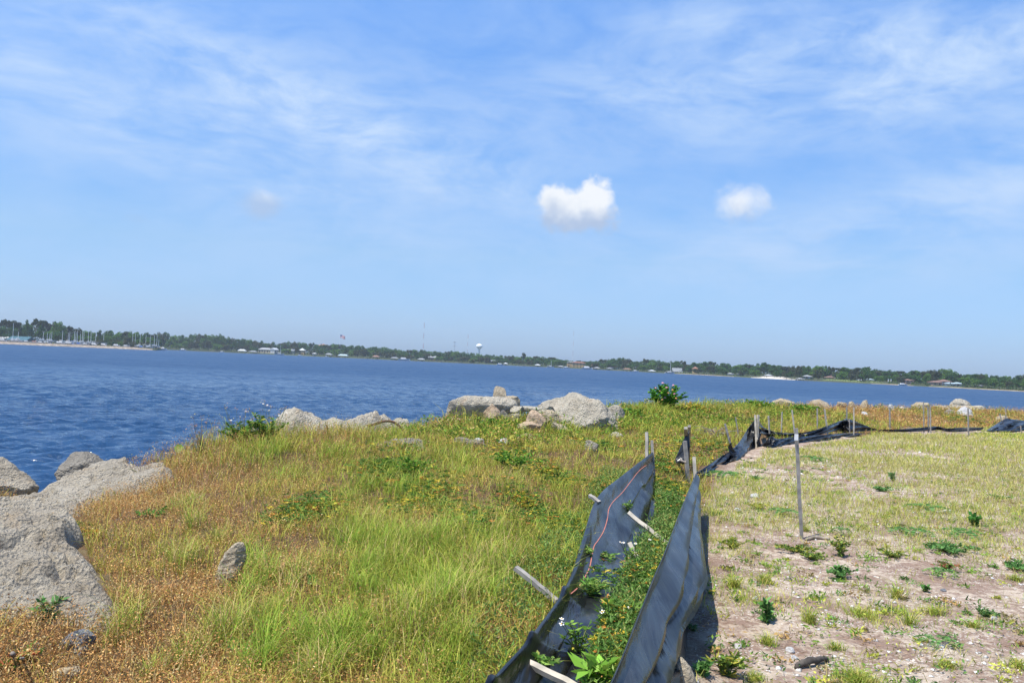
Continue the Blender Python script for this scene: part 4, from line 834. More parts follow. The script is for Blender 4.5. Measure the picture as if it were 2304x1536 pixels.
def flower(p, kind, r_, root):
    p = Vector(p); mb = MB(); up_ = Vector((random.uniform(-.4, .4), random.uniform(-.9, -.2), 1)).normalized(); a_ = up_.cross(Vector((1, 0, 0))).normalized(); b_ = up_.cross(a_)
    if kind == 'daisy':
        f_ = MB(); n = 5
        for k in range(n):
            q = 6.283*k/n+random.random()*.3; d = a_*math.cos(q)+b_*math.sin(q); s = up_.cross(d); mb.add([p+d*r_*.25, p+d*r_*.7+s*r_*.32, p+d*r_+up_*r_*.05, p+d*r_*.7-s*r_*.32], [(0, 1, 2, 3)])
        fl = mb.build('flower', M_petw, root); c_ = MB(); c_.tube([p-up_*r_*.25, p+up_*r_*.12, p+up_*r_*.2], [r_*.25, r_*.33, r_*.12], 7); c_.build('flower_centre', M_yel, fl)
    else:
        for k in range(16):
            q = 2.4*k; e_ = math.sqrt((k+.5)/16); d = (a_*math.cos(q)+b_*math.sin(q))*e_+up_*math.sqrt(max(0, 1-e_*e_))*.6; c_ = p+d*r_; s = d.cross(up_).normalized() if d.cross(up_).length > 1e-3 else a_; t_ = s.cross(d).normalized()
            mb.add([c_+s*r_*.3, c_+t_*r_*.3, c_-s*r_*.3, c_-t_*r_*.3, c_-d*r_*.3], [(0, 1, 2, 3), (1, 0, 4), (2, 1, 4), (3, 2, 4), (0, 3, 4)])
        mb.build('flower', M_pink if kind == 'pink' else M_or, root)
# flowering shrub on the crest
PB = at(1498, 950, 26.5)
def shrub_fl(tops):
    o_ = []
    for q, (a_, b_, kd) in enumerate([(1491, 862, 'pink'), (1515, 867, 'pink'), (1486, 880, 'orange'), (1492, 882, 'orange'), (1500, 872, 'pink'), (1517, 886, 'pink'), (1513, 877, 'orange'), (1490, 899, 'orange'), (1475, 873, 'pink'), (1521, 896, 'orange'), (1496, 895, 'pink'), (1503, 884, 'orange')]):
        o_.append((at(a_, b_, 26.5-.35*(q > 3))-PB, kd, .045 if q < 5 else .034))
    return o_
PB.z = h1(PB.x, PB.y)
leafplant('bright green bush with pink and orange flower heads on the crest', 0, 0, .62, .98, 3800, .085, .05, [(.08, .24, .02), (.13, .34, .03), (.19, .43, .04), (.05, .15, .015)], [4, 4, 2, 2], 34, name='flowering_bush', cat='bush', grp=None, flowers=shrub_fl, P=PB)
for a_, b_ in ((1491, 862), (1515, 867)):
    rt_ = bpy.context.scene.objects['flowering_bush']; mb = MB(); T_ = at(a_, b_, 26.5)-PB; mb.tube([Vector((T_.x*.6, 0, .5)), T_*.95, T_], .008, 4)
    o = mb.build('shoot', M_stem, rt_)
    L_ = []; D_ = []
    for j in range(60):
        u_ = random.random(); L_.append(tuple(Vector((T_.x*.6, 0, .5)).lerp(T_, u_*.92)+Vector((random.gauss(0, .03), random.gauss(0, .03), 0)))); q = random.uniform(0, 6.28); D_.append((math.cos(q), math.sin(q), random.uniform(-.2, .6)))
    Vv, Q_, c_ = kites(np.array(L_), .07+.04*rs.rand(60), .04+0*rs.rand(60), np.array(D_), pick(60, [(.07, .2, .03), (.12, .28, .04)], [1, 1])); np_mesh('shoot_leaves', Vv, [(4, Q_)], M_leaf, o, colors=c_)
# white daisy weeds on the mound
def daisies(pts, Y):
    def f_(tops): return [(at(a_, b_, Y)-P0_, 'daisy', r_) for a_, b_, r_ in pts]
    return f_
PALG = [(.12, .25, .03), (.20, .33, .05), (.08, .17, .025), (.45, .38, .06)]
for lb, px, py, Y, r_, h_, n, pts in (
    ('tall white daisy weed at the right end of the mound top', 598, 1000, 12.4, .30, .50, 620, [(592, 908, .017), (601, 911, .017), (609, 914, .016), (628, 934, .015), (645, 928, .014), (605, 922, .012)]),
    ('daisy weed with small white flowers in the middle of the mound top', 545, 1005, 12.2, .36, .44, 700, [(520, 945, .016), (541, 937, .016), (553, 925, .014), (488, 960, .014), (563, 945, .012)]),
    ('thin reddish seeding weed at the left of the mound top', 455, 1010, 11.8, .2, .44, 150, []),
    ('leaning reddish twiggy weed over the left slab', 330, 1040, 11.2, .26, .22, 40, [])):
    P0_ = at(px, py, Y); P0_.z = h1(P0_.x, P0_.y); 
    red = 'reddish' in lb
    rt_ = leafplant(lb, 0, 0, r_, h_, n, .075 if not red else .018, .022 if not red else .012, PALG if not red else [(.35, .15, .08), (.45, .28, .12), (.25, .28, .06)], [4, 4, 2, 1] if not red else [3, 2, 2], 12, name='daisy_weed' if not red else 'seeding_weed', cat='weed', grp=None, flowers=daisies(pts, Y-.1), P=P0_)
    # bare branching stems reaching up with seed heads
    mb = MB(); sd_ = []
    tg = [(at(a_, b_, Y-.1)-P0_) for a_, b_, _ in pts] or [Vector((random.uniform(-r_, r_), random.uniform(-.1, .1), h_*random.uniform(.8, 1.35))) for _ in range(7)]
    tg += [Vector((random.uniform(-r_, r_), random.uniform(-.1, .1), h_*random.uniform(.9, 1.3))) for _ in range(8)]
    for T_ in tg: mb.tube([Vector((T_.x*.3, 0, 0)), Vector((T_.x*.7, T_.y, T_.z*.6)), T_], [.003, .0025, .002], 4); sd_ += [tuple(T_+Vector((random.gauss(0, .02), random.gauss(0, .02), random.gauss(0, .02)))) for _ in range(7)]
    o = mb.build('stalks', M_drift if red else M_stem, rt_)
    Vv, Q_, c_ = kites(np.array(sd_), np.full(len(sd_), .02), np.full(len(sd_), .011), rs.randn(len(sd_), 3), pick(len(sd_), [(.42, .22, .12), (.5, .42, .14)], [2, 1])); tag(np_mesh('seed_heads', Vv, [(4, Q_)], M_dry, rt_, colors=c_), kind='stuff')
for lb, px, py, h_, pts in (('daisy weed with two white flowers over the collapsed fence', 1300, 1480, .22, [(1264, 1391, .014), (1264, 1402, .016)]), ('daisy weed with one white flower beside the cloth fold', 1370, 1420, .2, [(1355, 1375, .016)]),
    ('daisy weed with small white flowers under the nearer leaning stake', 1420, 1290, .2, [(1396, 1219, .012), (1403, 1220, .012), (1430, 1222, .012), (1462, 1213, .013)]), ('daisy weed with white flowers close to the upright fence', 1425, 1420, .18, [(1416, 1367, .015), (1419, 1381, .012), (1421, 1212, .001)][:2])):
    P0_ = G(px, py); Y_ = P0_.y; rt_ = leafplant(lb, 0, 0, .12, h_, 120, .045, .014, PALG, [4, 4, 2, 1], 9, name='daisy_weed', cat='weed', grp=None, flowers=daisies(pts, Y_-.05), P=P0_)
    mb = MB()
    for a_, b_, _ in pts: T_ = at(a_, b_, Y_-.05)-P0_; mb.tube([Vector((0, 0, 0)), Vector((T_.x*.5, T_.y*.5, T_.z*.6)), T_], .002, 4)
    mb.build('stalks', M_stem, rt_)
# round leaved seedlings
M_round = plain('round_leaf_green', (.14, .27, .03), .45, var=.2, scale=12); M_roundy = plain('round_leaf_yellow', (.52, .46, .07), .5, var=.2, scale=12)
for lb, px, py, r_, mt in (('single dark green round leaf on the slab edge below the daisies', 402, 1008, .062, M_round), ('dark green round leaf in the dry grass left of centre', 702, 1302, .036, M_round), ('upright dark round leaf beside the grass tuft', 818, 1312, .040, M_round),
    ('pale yellow round leaf in the green grass', 893, 1324, .036, M_roundy), ('yellow orange round leaf leaning in the grass', 778, 1396, .036, M_roundy), ('pale green round leaf right of the orange one', 812, 1396, .038, M_roundy),
    ('trio of round green leaves near the bottom left', 524, 1446, .034, M_round), ('pale green round leaf close to the bottom edge', 670, 1502, .032, M_round), ('pale round leaf behind the white topped stone', 1154, 985, .06, M_roundy), ('small yellow leaf in the grass near the cluster of stakes', 1481, 990, .04, M_roundy)):
    g_ = G(px, py+r_*F/G(px, py).y+10); P0_ = at(px, py, g_.y); root = empty('round_leaf_seedling', g_, lb, 'plant', 'round leaved seedlings')
    for k in range(3 if 'trio' in lb else 1):
        mb = MB(); c_ = P0_-g_+Vector((k*.045-.02*(k > 0), 0, -.03*k+.03*(k == 2))); ring = []
        for q in range(14):
            t_ = 6.283*q/14; ring.append(c_+Vector((math.cos(t_)*r_, math.sin(t_)*r_*.35+.1*r_*math.cos(2*t_), math.sin(t_)*r_*.95*(1-.12*(math.sin(t_) < -.8)))))
        mb.add([c_+Vector((0, .15*r_, 0))]+ring, [(0, 1+q, 1+(q+1) % 14) for q in range(14)]); o = mb.build('leaf', mt, root, True); s_ = MB(); s_.tube([Vector((0, 0, 0)), c_-Vector((0, -.01, r_*.9))], .0025, 4); s_.build('leaf_stalk', M_stem, o)
# field weeds
GR1 = [(.10, .24, .06), (.16, .32, .09), (.07, .16, .04)]; GR2 = [(.13, .22, .04), (.22, .30, .05), (.38, .36, .06), (.08, .14, .03)]
for lb, px, py, r_, h_, n, ln, wd, pal in (('dense bright green rounded weed left of centre in the sandy field', 1893, 1300, .13, .10, 420, .03, .018, GR1), ('broad green leafy patch below the lobed weed', 2140, 1240, .30, .09, 700, .045, .02, GR1), ('leafy green patch touching the right edge', 2285, 1280, .16, .08, 320, .045, .02, GR1),
    ('small bush of thin upright leaves right of the tall stake', 1893, 1252, .10, .20, 200, .04, .016, GR2), ('low spreading yellow and green weed by the fence shadow', 1650, 1232, .17, .10, 330, .04, .012, [(.45, .42, .06), (.25, .32, .05), (.12, .2, .03)]),
    ('small green weed with glossy leaves near the bottom', 1724, 1400, .06, .14, 110, .05, .028, GR1), ('yellow green weed in the lower left of the field', 1635, 1520, .10, .13, 220, .05, .015, GR2), ('dark green weed at the bottom beside the fence foot', 1580, 1520, .05, .09, 120, .04, .02, GR1),
    ('row of sprouting green weeds left of the thin leaved bush', 1790, 1240, .22, .07, 320, .045, .016, GR2), ('olive weed cluster below the tall stake', 1830, 1258, .16, .08, 260, .04, .013, GR2), ('green weed between the olive cluster and the leafy patch', 2010, 1252, .18, .07, 280, .04, .014, GR2),
    ('lobed dark green weed standing above the leafy patch', 2190, 1182, .09, .12, 110, .06, .04, [(.05, .17, .03), (.08, .22, .04)]), ('dark flat weed on bare sand at the right', 2218, 1386, .10, .05, 240, .03, .012, [(.06, .15, .04), (.10, .20, .05)]), ('small blue green weed in the middle right', 2083, 1330, .05, .08, 120, .03, .018, GR1),
    ('round green weed in the middle of the distant field grass', 1985, 1105, .16, .08, 240, .05, .016, GR1), ('faint green weed beside the bare patch near the fence', 1700, 1080, .16, .08, 200, .045, .014, GR1), ('tall green weed in the distant grass', 2010, 1082, .08, .17, 120, .05, .014, GR1),
    ('yellow green tuft near the near fence end', 1705, 1145, .16, .09, 260, .05, .01, [(.45, .42, .06), (.3, .36, .06)]), ('dark weed at the far right middle of the field', 2250, 1122, .16, .06, 160, .05, .014, GR1), ('weed with reddish stems on pale sand at the right', 2130, 1282, .12, .09, 160, .04, .014, [(.12, .22, .04), (.35, .14, .07)]),
    ('small weed growing against the foot of the upright fence', 1560, 1418, .05, .07, 130, .022, .008, [(.10, .22, .08)]), ('large light green leafy plant at the bottom between the fences', 1350, 1560, .12, .16, 90, .10, .045, [(.20, .40, .05), (.28, .46, .08)]),
    ('leafy sprig at the lower left on the slab edge', 112, 1400, .09, .20, 60, .06, .02, GR1), ('five fingered green creeper on the left slab', 165, 1192, .20, .06, 130, .06, .025, [(.08, .22, .03), (.14, .28, .05)]), ('yellow and orange creeper leaves at the slab edge', 205, 1205, .10, .07, 90, .05, .022, [(.62, .48, .04), (.55, .25, .04), (.12, .25, .03)]),
    ('green creeper runner across the dry weeds', 350, 1160, .26, .07, 150, .06, .025, [(.08, .22, .03), (.14, .28, .05)]), ('green creeper sprig in the lower left corner', 30, 1500, .14, .09, 80, .07, .028, [(.08, .22, .03), (.4, .12, .05)]), ('wispy pale weed rising against the water on the crest', 1390, 905, .25, .42, 160, .05, .016, PALG), ('feathery green weed beside the bent iron bar', 925, 985, .2, .34, 180, .05, .014, GR1)):
    P_ = G(px, py)
    if 'wispy' in lb or 'feathery' in lb: P_ = at(px, py, 21 if 'wispy' in lb else 15.4); P_.z = h1(P_.x, P_.y)
    leafplant(lb, px, py, r_, h_, n, ln, wd, pal, [1]*len(pal), max(6, n//20), habit='flat' if h_ < .1 else 'up', dz=0, P=P_, grp=None)
for lb, px, py, r_, h_, n, ln, wd in (('grassy weed growing up through the fold of the collapsed fence', 1330, 1338, .13, .10, 260, .07, .012), ('green sprig at the left edge of the collapsed fence above the fold', 1325, 1245, .07, .05, 90, .035, .014), ('row of small leaves along the seam of the collapsed fence', 1370, 1255, .10, .04, 90, .03, .013), ('thin green creeper over the lower end of the collapsed fence', 1215, 1495, .10, .05, 60, .05, .015), ('leafy sprig standing before the black cloth of the collapsed fence', 1412, 1150, .05, .13, 110, .03, .012)):
    leafplant(lb, px, py, r_, h_, n, ln, wd, [(.12, .26, .05), (.24, .38, .08), (.36, .40, .10)], [4, 3, 1], max(6, n//14), P=onA(px, py, 0), grp=None)
for lb, px, py, r_, h_, n in (('dark green bushy weed below the white topped stone', 1150, 1062, .42, .30, 900), ('green bushy weed under the end of the long pale slab', 930, 1075, .34, .26, 600), ('low green weed left of the bushy one under the slab', 868, 1062, .24, .20, 360), ('brownish green weed clump in the middle of the mound', 722, 1165, .22, .18, 420),
    ('green weed sprawling over the front of the wide flat block', 1090, 968, .50, .30, 700), ('yellowing weed clump right of the mound middle', 1180, 1150, .24, .2, 420), ('green weed on the crest left of the crest rocks', 1000, 985, .4, .26, 500), ('green weed close to the top of the collapsed fence', 1245, 1195, .16, .16, 300), ('yellow green shrub right of the flowering bush', 1560, 940, .75, .50, 900), ('long green shrub on the crest behind the fence peak', 1700, 922, .7, .34, 600),
    ('green weed patch left of the flowering bush', 1420, 945, .5, .36, 500), ('green shrub on the crest by the broad pale boulder', 1815, 930, .6, .3, 450), ('orange and green weed clump below the cream rock', 1235, 1075, .3, .2, 420)):
    pal = [(.10, .24, .025), (.17, .32, .035), (.07, .16, .02), (.46, .42, .05)]
    if 'yellow' in lb or 'orange' in lb or 'brown' in lb: pal = [(.14, .26, .03), (.44, .42, .05), (.55, .30, .06), (.30, .34, .05)]
    P_ = G(px, py); sc = max(1, P_.y/11); leafplant(lb, px, py, r_, h_, n, .05*sc, .024*sc, pal, [4, 4, 3, 1], max(12, n//24), name='bushy_weed', P=P_, grp=None)
# fern leaved seedlings with paired leaflets along arching fronds
def frond_plant(label, px, py, R_, nf, h_):
    P = G(px, py); root = empty('fern_leaved_weed', P, label, 'weed', 'fern leaved weeds in the field'); lp = []; ld = []; st = MB()
    for i in range(nf):
        a_ = 6.283*i/nf+random.uniform(-.3, .3); d = Vector((math.cos(a_), math.sin(a_), 0)); side = Vector((-d.y, d.x, 0)); pts = []
        for q in range(9):
            u_ = q/8; p = d*R_*u_+Vector((0, 0, h_*(.35+.9*u_-1.0*u_*u_))); pts.append(p)
            if q > 1:
                for s in (-1, 1):
                    for e_ in (0, .5): lp.append(tuple(p-d*R_*e_/8)); ld.append(tuple(side*s+d*.35+Vector((0, 0, .15))))
        st.tube([Vector((0, 0, 0))]+pts, .0028, 4)
    N = len(lp); Vv, Q_, c_ = kites(np.array(lp), np.full(N, R_*.26), np.full(N, R_*.075), np.array(ld), pick(N, [(.10, .24, .06), (.16, .31, .09)], [1, 1]), .05); np_mesh('leaflets', Vv, [(4, Q_)], M_leaf, root, colors=c_); st.build('stems', M_stem, root)
for lb, a_, b_, R_, nf, h_ in (('fern leaved weed with wide flat fronds in the middle of the field', 2050, 1203, .22, 6, .10), ('fern leaved weed right of the widest one, by the leafy patch', 2165, 1208, .24, 5, .12), ('fern leaved weed low in the right foreground', 2110, 1452, .13, 6, .08), ('small fern leaved weed behind the tall stake', 1762, 1160, .2, 6, .12),
    ('faint fern leaved weed near the near fence end', 1630, 1072, .3, 7, .12), ('fern leaved weed in the distant grass by the bare strip', 1830, 1035, .3, 6, .1), ('fern leaved weed at the right of the green patch', 2120, 1295, .14, 5, .09), ('fern leaved sprout just above the dense rounded weed', 1893, 1205, .1, 6, .14), ('fern leaved weed on the distant right', 2085, 1148, .26, 6, .1)):
    frond_plant(lb, a_, b_, R_, nf, h_)
# tufts of field grass that stand apart
def tuft(label, px, py, r_, h_, n, pal=((.27, .38, .05), (.42, .44, .08), (.50, .42, .13), (.19, .28, .04))):
    P = G(px, py); N = n; a_ = rs.rand(N)*6.283; q = r_*.6*np.minimum(np.abs(rs.randn(N)), 1.7)*(.8+.3*np.sin(a_*2+px)); p = np.stack([q*np.cos(a_)*.6, q*np.sin(a_)*.6, 0*q-.005], 1)
    Vv, Q_, T_, c_ = blades(p, h_*(.25+1.0*rs.rand(N)**1.3), np.full(N, .0042), .4+1.1*rs.rand(N), pick(N, list(pal), [1]*len(pal)))
    o = np_mesh('grass_tuft', Vv, [(4, Q_), (3, T_)], M_leaf, colors=c_); o.location = P; tag(o, label, 'grass tuft', 'grass tufts standing in the sand')
for lb, a_, b_, r_, h_, n in (('large green grass tuft at the bottom middle of the field', 1930, 1535, .26, .09, 700), ('grass tuft with upright blades left of the big tuft', 1820, 1400, .09, .12, 200), ('spiky grass tuft in the lower middle of the field', 2045, 1405, .07, .14, 90), ('grass tuft under the glossy weed', 1725, 1448, .10, .09, 220),
    ('tall thin grass tuft right of the spiky weed', 2018, 1345, .12, .16, 140), ('wide thin grass tuft in the middle foreground', 1940, 1385, .28, .07, 420), ('grass tuft by the tall tagged stake', 1812, 1195, .06, .11, 90), ('yellowing grass tuft by the fence shadow', 1650, 1320, .10, .12, 260), ('grass tuft near the sunlit fence bulge', 1720, 1310, .14, .10, 240),
    ('low grass tuft beside the charred stick', 1880, 1460, .10, .06, 200), ('low grass tuft at the lower right', 2130, 1500, .16, .06, 260), ('grass tuft at the right edge low down', 2290, 1500, .14, .07, 240), ('grass tuft left of the dark flat weed', 2100, 1380, .18, .08, 300), ('grass tuft by the right edge middle', 2285, 1305, .12, .08, 180),
    ('grass tuft between the leafy patch and the fern leaved weed', 2190, 1410, .12, .07, 200), ('grass tuft on the left bottom of the field', 1700, 1530, .14, .06, 260)):
    tuft(lb, a_, b_, r_, h_, n)
# pale stones in the sand
for i, (a_, b_, w_, h_, mt, lb) in enumerate(((1662, 1458, 24, 9, M_rockw, 'flat white stone left of the charred stick'), (1778, 1468, 28, 10, M_rockw, 'pale flat stone above the charred stick'), (1790, 1484, 18, 8, M_rockw, 'white shell like stone touching the charred stick'), (2125, 1330, 16, 8, M_rockb, 'small dark stone on pale sand'),
    (2027, 1482, 14, 10, M_rockt, 'round tan pebble in the lower field'), (1700, 1348, 18, 8, M_rockw, 'white stone in the left part of the field'), (1775, 1306, 20, 8, M_rockg, 'flat grey stone under the rounded green weed'), (1702, 1120, 30, 10, M_rockw, 'white rubble beside the near fence end'), (1660, 1150, 20, 8, M_rockw, 'small white stone in the fence shadow'), (1620, 1225, 12, 8, M_rockw, 'white pebble against the fence foot'), (2240, 1395, 16, 8, M_rockw, 'white pebble beside the dark flat weed'))):
    rock('stone', lb, a_, b_, w_, h_, mt, dr=.8, yaw=random.uniform(0, 90), seed=300+i, p=2.4, n=9, cat='stone', foot=False, sink=.4)
# ------------------------------------------------------------------ far shore
def hor(px): return 815+.0455*(px-CX)
SH = [(-420, 640), (-60, 700), (120, 730), (352, 800), (372, 1080), (700, 1120), (1100, 1090), (1380, 1000), (1480, 900), (1800, 700), (2050, 655), (2304, 570), (2800, 440)]
def shY(px): return float(np.interp(px, [s[0] for s in SH], [s[1] for s in SH]))
def azx(px): return (at(px, hor(px), 1.0)).x      # lateral metres per metre of depth
def FP(px, extra=0., z=None):
    Y_ = shY(px)+extra; p = at(px, hor(px), Y_); return Vector((p.x, Y_, WATER+.6 if z is None else z))
M_shore = plain('shore_soil', (.06, .07, .03), .95, var=.35, scale=.02); M_sandf = plain('pale_sand', (.44, .40, .34), .95, var=.12, scale=.05); M_jetty = plain('rubble_bank', (.27, .22, .17), .95, var=.35, scale=.4)
vs = []; fs = []; pxs = list(range(-420, 2801, 20))+[352, 353, 371, 372]; pxs = sorted(set(pxs))
prof = [(-3, -2), (0, .15), (4, 1.0), (30, 1.6), (180, 3.2), (1600, 5), (3000, 5)]
for i, px in enumerate(pxs):
    for e_, dz in prof:
        p = FP(px, e_); vs.append((p.x, p.y, WATER+dz))
n_ = len(prof)
for i in range(len(pxs)-1):
    for j in range(n_-1): fs.append((i*n_+j, (i+1)*n_+j, (i+1)*n_+j+1, i*n_+j+1))
o = mesh_obj('far_shore', vs, fs, M_shore, smooth=True); tag(o, kind='structure')
M_bank = plain('tan_bank', (.22, .18, .12), .95, var=.3, scale=.2)
def strip(name, pa, pb_, d0, d1, z0, z1, mat, step=12):
    vs = []; fs = []; q = np.arange(pa, pb_+1, step)
    for i, px in enumerate(q):
        e_ = min(1, min(i, len(q)-1-i)/3)
        for dd, zz in ((d0, WATER-.3), (d0+1.5, WATER+z0*.6*e_+random.uniform(0, .15)), ((d0+d1)/2, WATER+z0+(z1-z0)*.5*e_), (d1*e_+d0*(1-e_)+2, WATER+z1*e_), (d1*e_+d0*(1-e_)+3, WATER-.3)):
            p = FP(px, dd); vs.append((p.x, p.y, zz))
    for i in range(len(q)-1):
        for j in range(4): fs.append((i*5+j, (i+1)*5+j, (i+1)*5+j+1, i*5+j+1))
    return tag(mesh_obj(name, vs, fs, mat, smooth=True), kind='structure')
strip('beach', 1520, 1660, -3, 2, .3, .7, M_bank); strip('beach', 1690, 1800, -8, 24, .7, 2.2, M_sandf); strip('beach', 1960, 2060, -3, 2, .3, .7, M_bank); strip('beach', 2090, 2600, -3, 2, .3, .7, M_bank)
strip('rubble_bank', -400, 350, -2, 6, 1.4, 2.0, M_jetty)
M_lawn = plain('lawn', (.12, .16, .05), .95, var=.2, scale=.05); strip('lawn', 1830, 2000, 3, 22, 1.2, 2.4, M_lawn)
# trees
PR = np.array([0, 720, 13, 718, 30, 719, 41, 725, 52, 718, 63, 727, 74, 716, 95, 717, 106, 722, 121, 719, 137, 722, 143, 733, 156, 731, 167, 733, 174, 743, 195, 744, 217, 748, 230, 743, 245, 741, 256, 747, 273, 746, 304, 745, 321, 747, 338, 750, 356, 750, 367, 745, 378, 745, 382, 754, 401, 753, 434, 750, 449, 749, 462, 751, 473, 753, 481, 760, 488, 752, 503, 751, 512, 759, 527, 760, 540, 762, 562, 763, 575, 767, 590, 765, 601, 769, 635, 771, 653, 766, 670, 768, 692, 770, 713, 774, 755, 773, 785, 775.5, 798, 778, 820, 777, 837, 780, 859, 780, 883, 783.5, 902, 788, 917, 787.5, 947, 786, 975, 790, 993, 792, 1010, 788.5, 1036, 792, 1054, 794, 1075, 795.5, 1093, 798, 1108, 795, 1121, 799, 1147, 799, 1162, 801, 1190, 801.6, 1212, 800, 1227, 804, 1249, 805, 1271, 808.5, 1292, 811, 1314, 812, 1334, 813, 1347, 808.5, 1364, 809, 1380, 804, 1402, 803.5, 1413, 808, 1428, 813, 1450, 809, 1463, 806, 1484, 810, 1495, 815, 1506, 812, 1530, 809.5, 1541, 813, 1545, 818.6, 1565, 816, 1573, 812, 1602, 813, 1606, 818, 1615, 815, 1621, 819, 1641, 815, 1649, 821, 1665, 818, 1684, 820, 1697, 818.6, 1710, 816.5, 1725, 813, 1736, 818, 1738, 823, 1751, 820, 1769, 825, 1784, 823, 1800, 822, 1835, 824, 1850, 820, 1866, 822, 1877, 829, 1905, 826, 1931, 828, 1944, 823, 1962, 824, 1973, 831, 1997, 832.5, 2012, 837, 2028, 835, 2058, 833, 2087, 831, 2113, 831, 2126, 829, 2141, 830, 2150, 838, 2159, 842, 2181, 841, 2209, 839.5, 2227, 843, 2246, 845.6, 2264, 845, 2275, 850, 2288, 845.6, 2304, 841, 2500, 852]).reshape(-1, 2)
def ptop(px): return float(np.interp(px, PR[:, 0], PR[:, 1])) if px > 0 else 720.+.02*px
def tree_proto(seed, kind):
    """unit tree: height 1, crown radius ~.5 ; returns crown mesh and trunk mesh"""
    rz = np.random.RandomState(seed); cl = []
    if kind == 'pine': zc, rx, rzz, nb, zt = .80, .36, .15, 13, .7
    elif kind == 'palm': zc, rx, rzz, nb, zt = .86, .3, .1, 0, .85
    else: zc, rx, rzz, nb, zt = .55, .48, .40, 24, .45
    Ls = []; Ds = []; sz = []
    if kind == 'palm':
        for i in range(26):
            a_ = rz.rand()*6.28; e_ = rz.uniform(-.6, 1.1)
            for q in range(5): u_ = (q+1)/5; Ls.append((math.cos(a_)*u_*.24, math.sin(a_)*u_*.24, .86+.16*math.sin(e_)*u_-.14*u_*u_)); Ds.append((math.cos(a_), math.sin(a_), math.sin(e_)-.9*u_)); sz.append(.12)
    else:
        for i in range(nb):
            v = rz.randn(3); v /= np.linalg.norm(v); rr_ = rz.rand()**.45; c_ = np.array([v[0]*rx*rr_, v[1]*rx*rr_, zc+v[2]*rzz*rr_]); rb = rz.uniform(.10, .19) if kind != 'pine' else rz.uniform(.08, .13)
            if c_[2]+rb > 1: c_[2] = 1-rb
            for q in range(110):
                w_ = rz.randn(3); w_ /= np.linalg.norm(w_); k_ = rz.uniform(.7, 1.0); Ls.append(tuple(c_+w_*rb*k_*np.array([1, 1, .78]))); Ds.append(tuple(rz.randn(3)+w_*.6)); sz.append(rz.uniform(.04, .075))
    L_ = np.array(Ls); N = len(L_); base = {'oak': [(.052, .125, .028), (.075, .155, .034), (.038, .09, .022)], 'light': [(.10, .20, .03), (.13, .235, .04), (.075, .155, .026)], 'olive': [(.075, .092, .038), (.09, .105, .045), (.05, .065, .03)], 'pine': [(.050, .075, .026), (.07, .09, .034), (.04, .06, .022)], 'palm': [(.06, .075, .03), (.10, .10, .05), (.12, .09, .05)]}[kind]
    st_ = np.random.get_state(); col = np.array(base)[rz.randint(0, 3, N)]*(1+.25*rz.randn(N, 1)); col = np.clip(col, .01, .4)
    Vv, Q_, c_ = kites(L_-np.array(Ds)/np.linalg.norm(Ds, axis=1)[:, None]*np.array(sz)[:, None]*.5, np.array(sz), np.array(sz)*(.9 if kind != 'palm' else .35), np.array(Ds), col, .3)
    cr_ = np_mesh('crown', Vv, [(4, Q_)], M_tree, colors=c_)
    mb = MB(); mb.tube([(0, 0, -.05), (.01, 0, zt*.5), (0, .01, zt), (0, 0, zc)], [.026, .02, .015, .008], 6)
    if kind != 'palm':
        for q in range(4): a_ = 6.28*q/4+seed; mb.tube([(0, 0, zt*.75), (math.cos(a_)*rx*.4, math.sin(a_)*rx*.4, zt*.75+.12), (math.cos(a_)*rx*.75, math.sin(a_)*rx*.75, zc)], [.012, .009, .004], 5)
    tr_ = mb.build('trunk', M_bark, None, True); return cr_, tr_
protos = {}
for kd, nn_ in (('oak', 4), ('light', 3), ('olive', 2), ('pine', 3), ('palm', 2)): protos[kd] = [tree_proto(17*len(kd)+i, kd) for i in range(nn_)]
first = {}
def far_tree(kd, p, h_, wd, label, grp):
    i = random.randrange(len(protos[kd])); c_, t_ = protos[kd][i]
    nm = {'oak': 'oak_tree', 'light': 'broadleaf_tree', 'olive': 'broadleaf_tree', 'pine': 'pine_tree', 'palm': 'palm_tree'}[kd]
    root = empty(nm, p, label, 'tree', grp); root.scale = (wd, wd, h_); root.rotation_euler = (0, 0, random.uniform(0, 6.28))
    for s_ in (c_, t_):
        if s_.name not in first: first[s_.name] = 1; o = s_
        else: o = s_.copy(); C.objects.link(o)
        o.parent = root
    return root
SEG = [(60, 'behind the boat yard shed'), (175, 'behind the motorboats of the boat yard'), (352, 'behind the thick row of boat yard masts'), (520, 'just beyond the end of the spit'), (625, 'around the grey hipped house'), (760, 'between the anchored sailboat and the flag'), (900, 'between the flag and the white yacht'), (1000, 'at the foot of the tallest radio mast'), (1110, 'under the water tower'), (1240, 'around the lone umbrella pine'), (1345, 'around the orange mansion'), (1470, 'behind the row of docks'), (1600, 'around the sailboat with the bright mast'), (1700, 'left of the white beach'), (1810, 'behind the white beach'), (1940, 'behind the lawn with the yellow house'), (2060, 'between the lawn and the pinkish house'), (2180, 'around the large white house'), (9999, 'at the right end of the shore')]
def seg(q): return next(b_ for a_, b_ in SEG if q < a_)
def lab(kd, q, front): return ('low ' if front else 'tall ')+{'oak': 'dark green tree', 'light': 'yellow green tree', 'olive': 'olive green tree', 'pine': 'high crowned pine'}[kd]+' '+seg(q)
px = -70.; row = 0; ntree = 0
LBL = {'oak': 'dark green rounded tree in the wooded band along the far shore', 'light': 'lighter yellowish green tree in the wooded band along the far shore', 'olive': 'dull olive green tree in the wooded band along the far shore', 'pine': 'tall pine with high crown in the wooded band along the far shore', 'palm': 'palm tree on the rubble spit by the boat yard'}
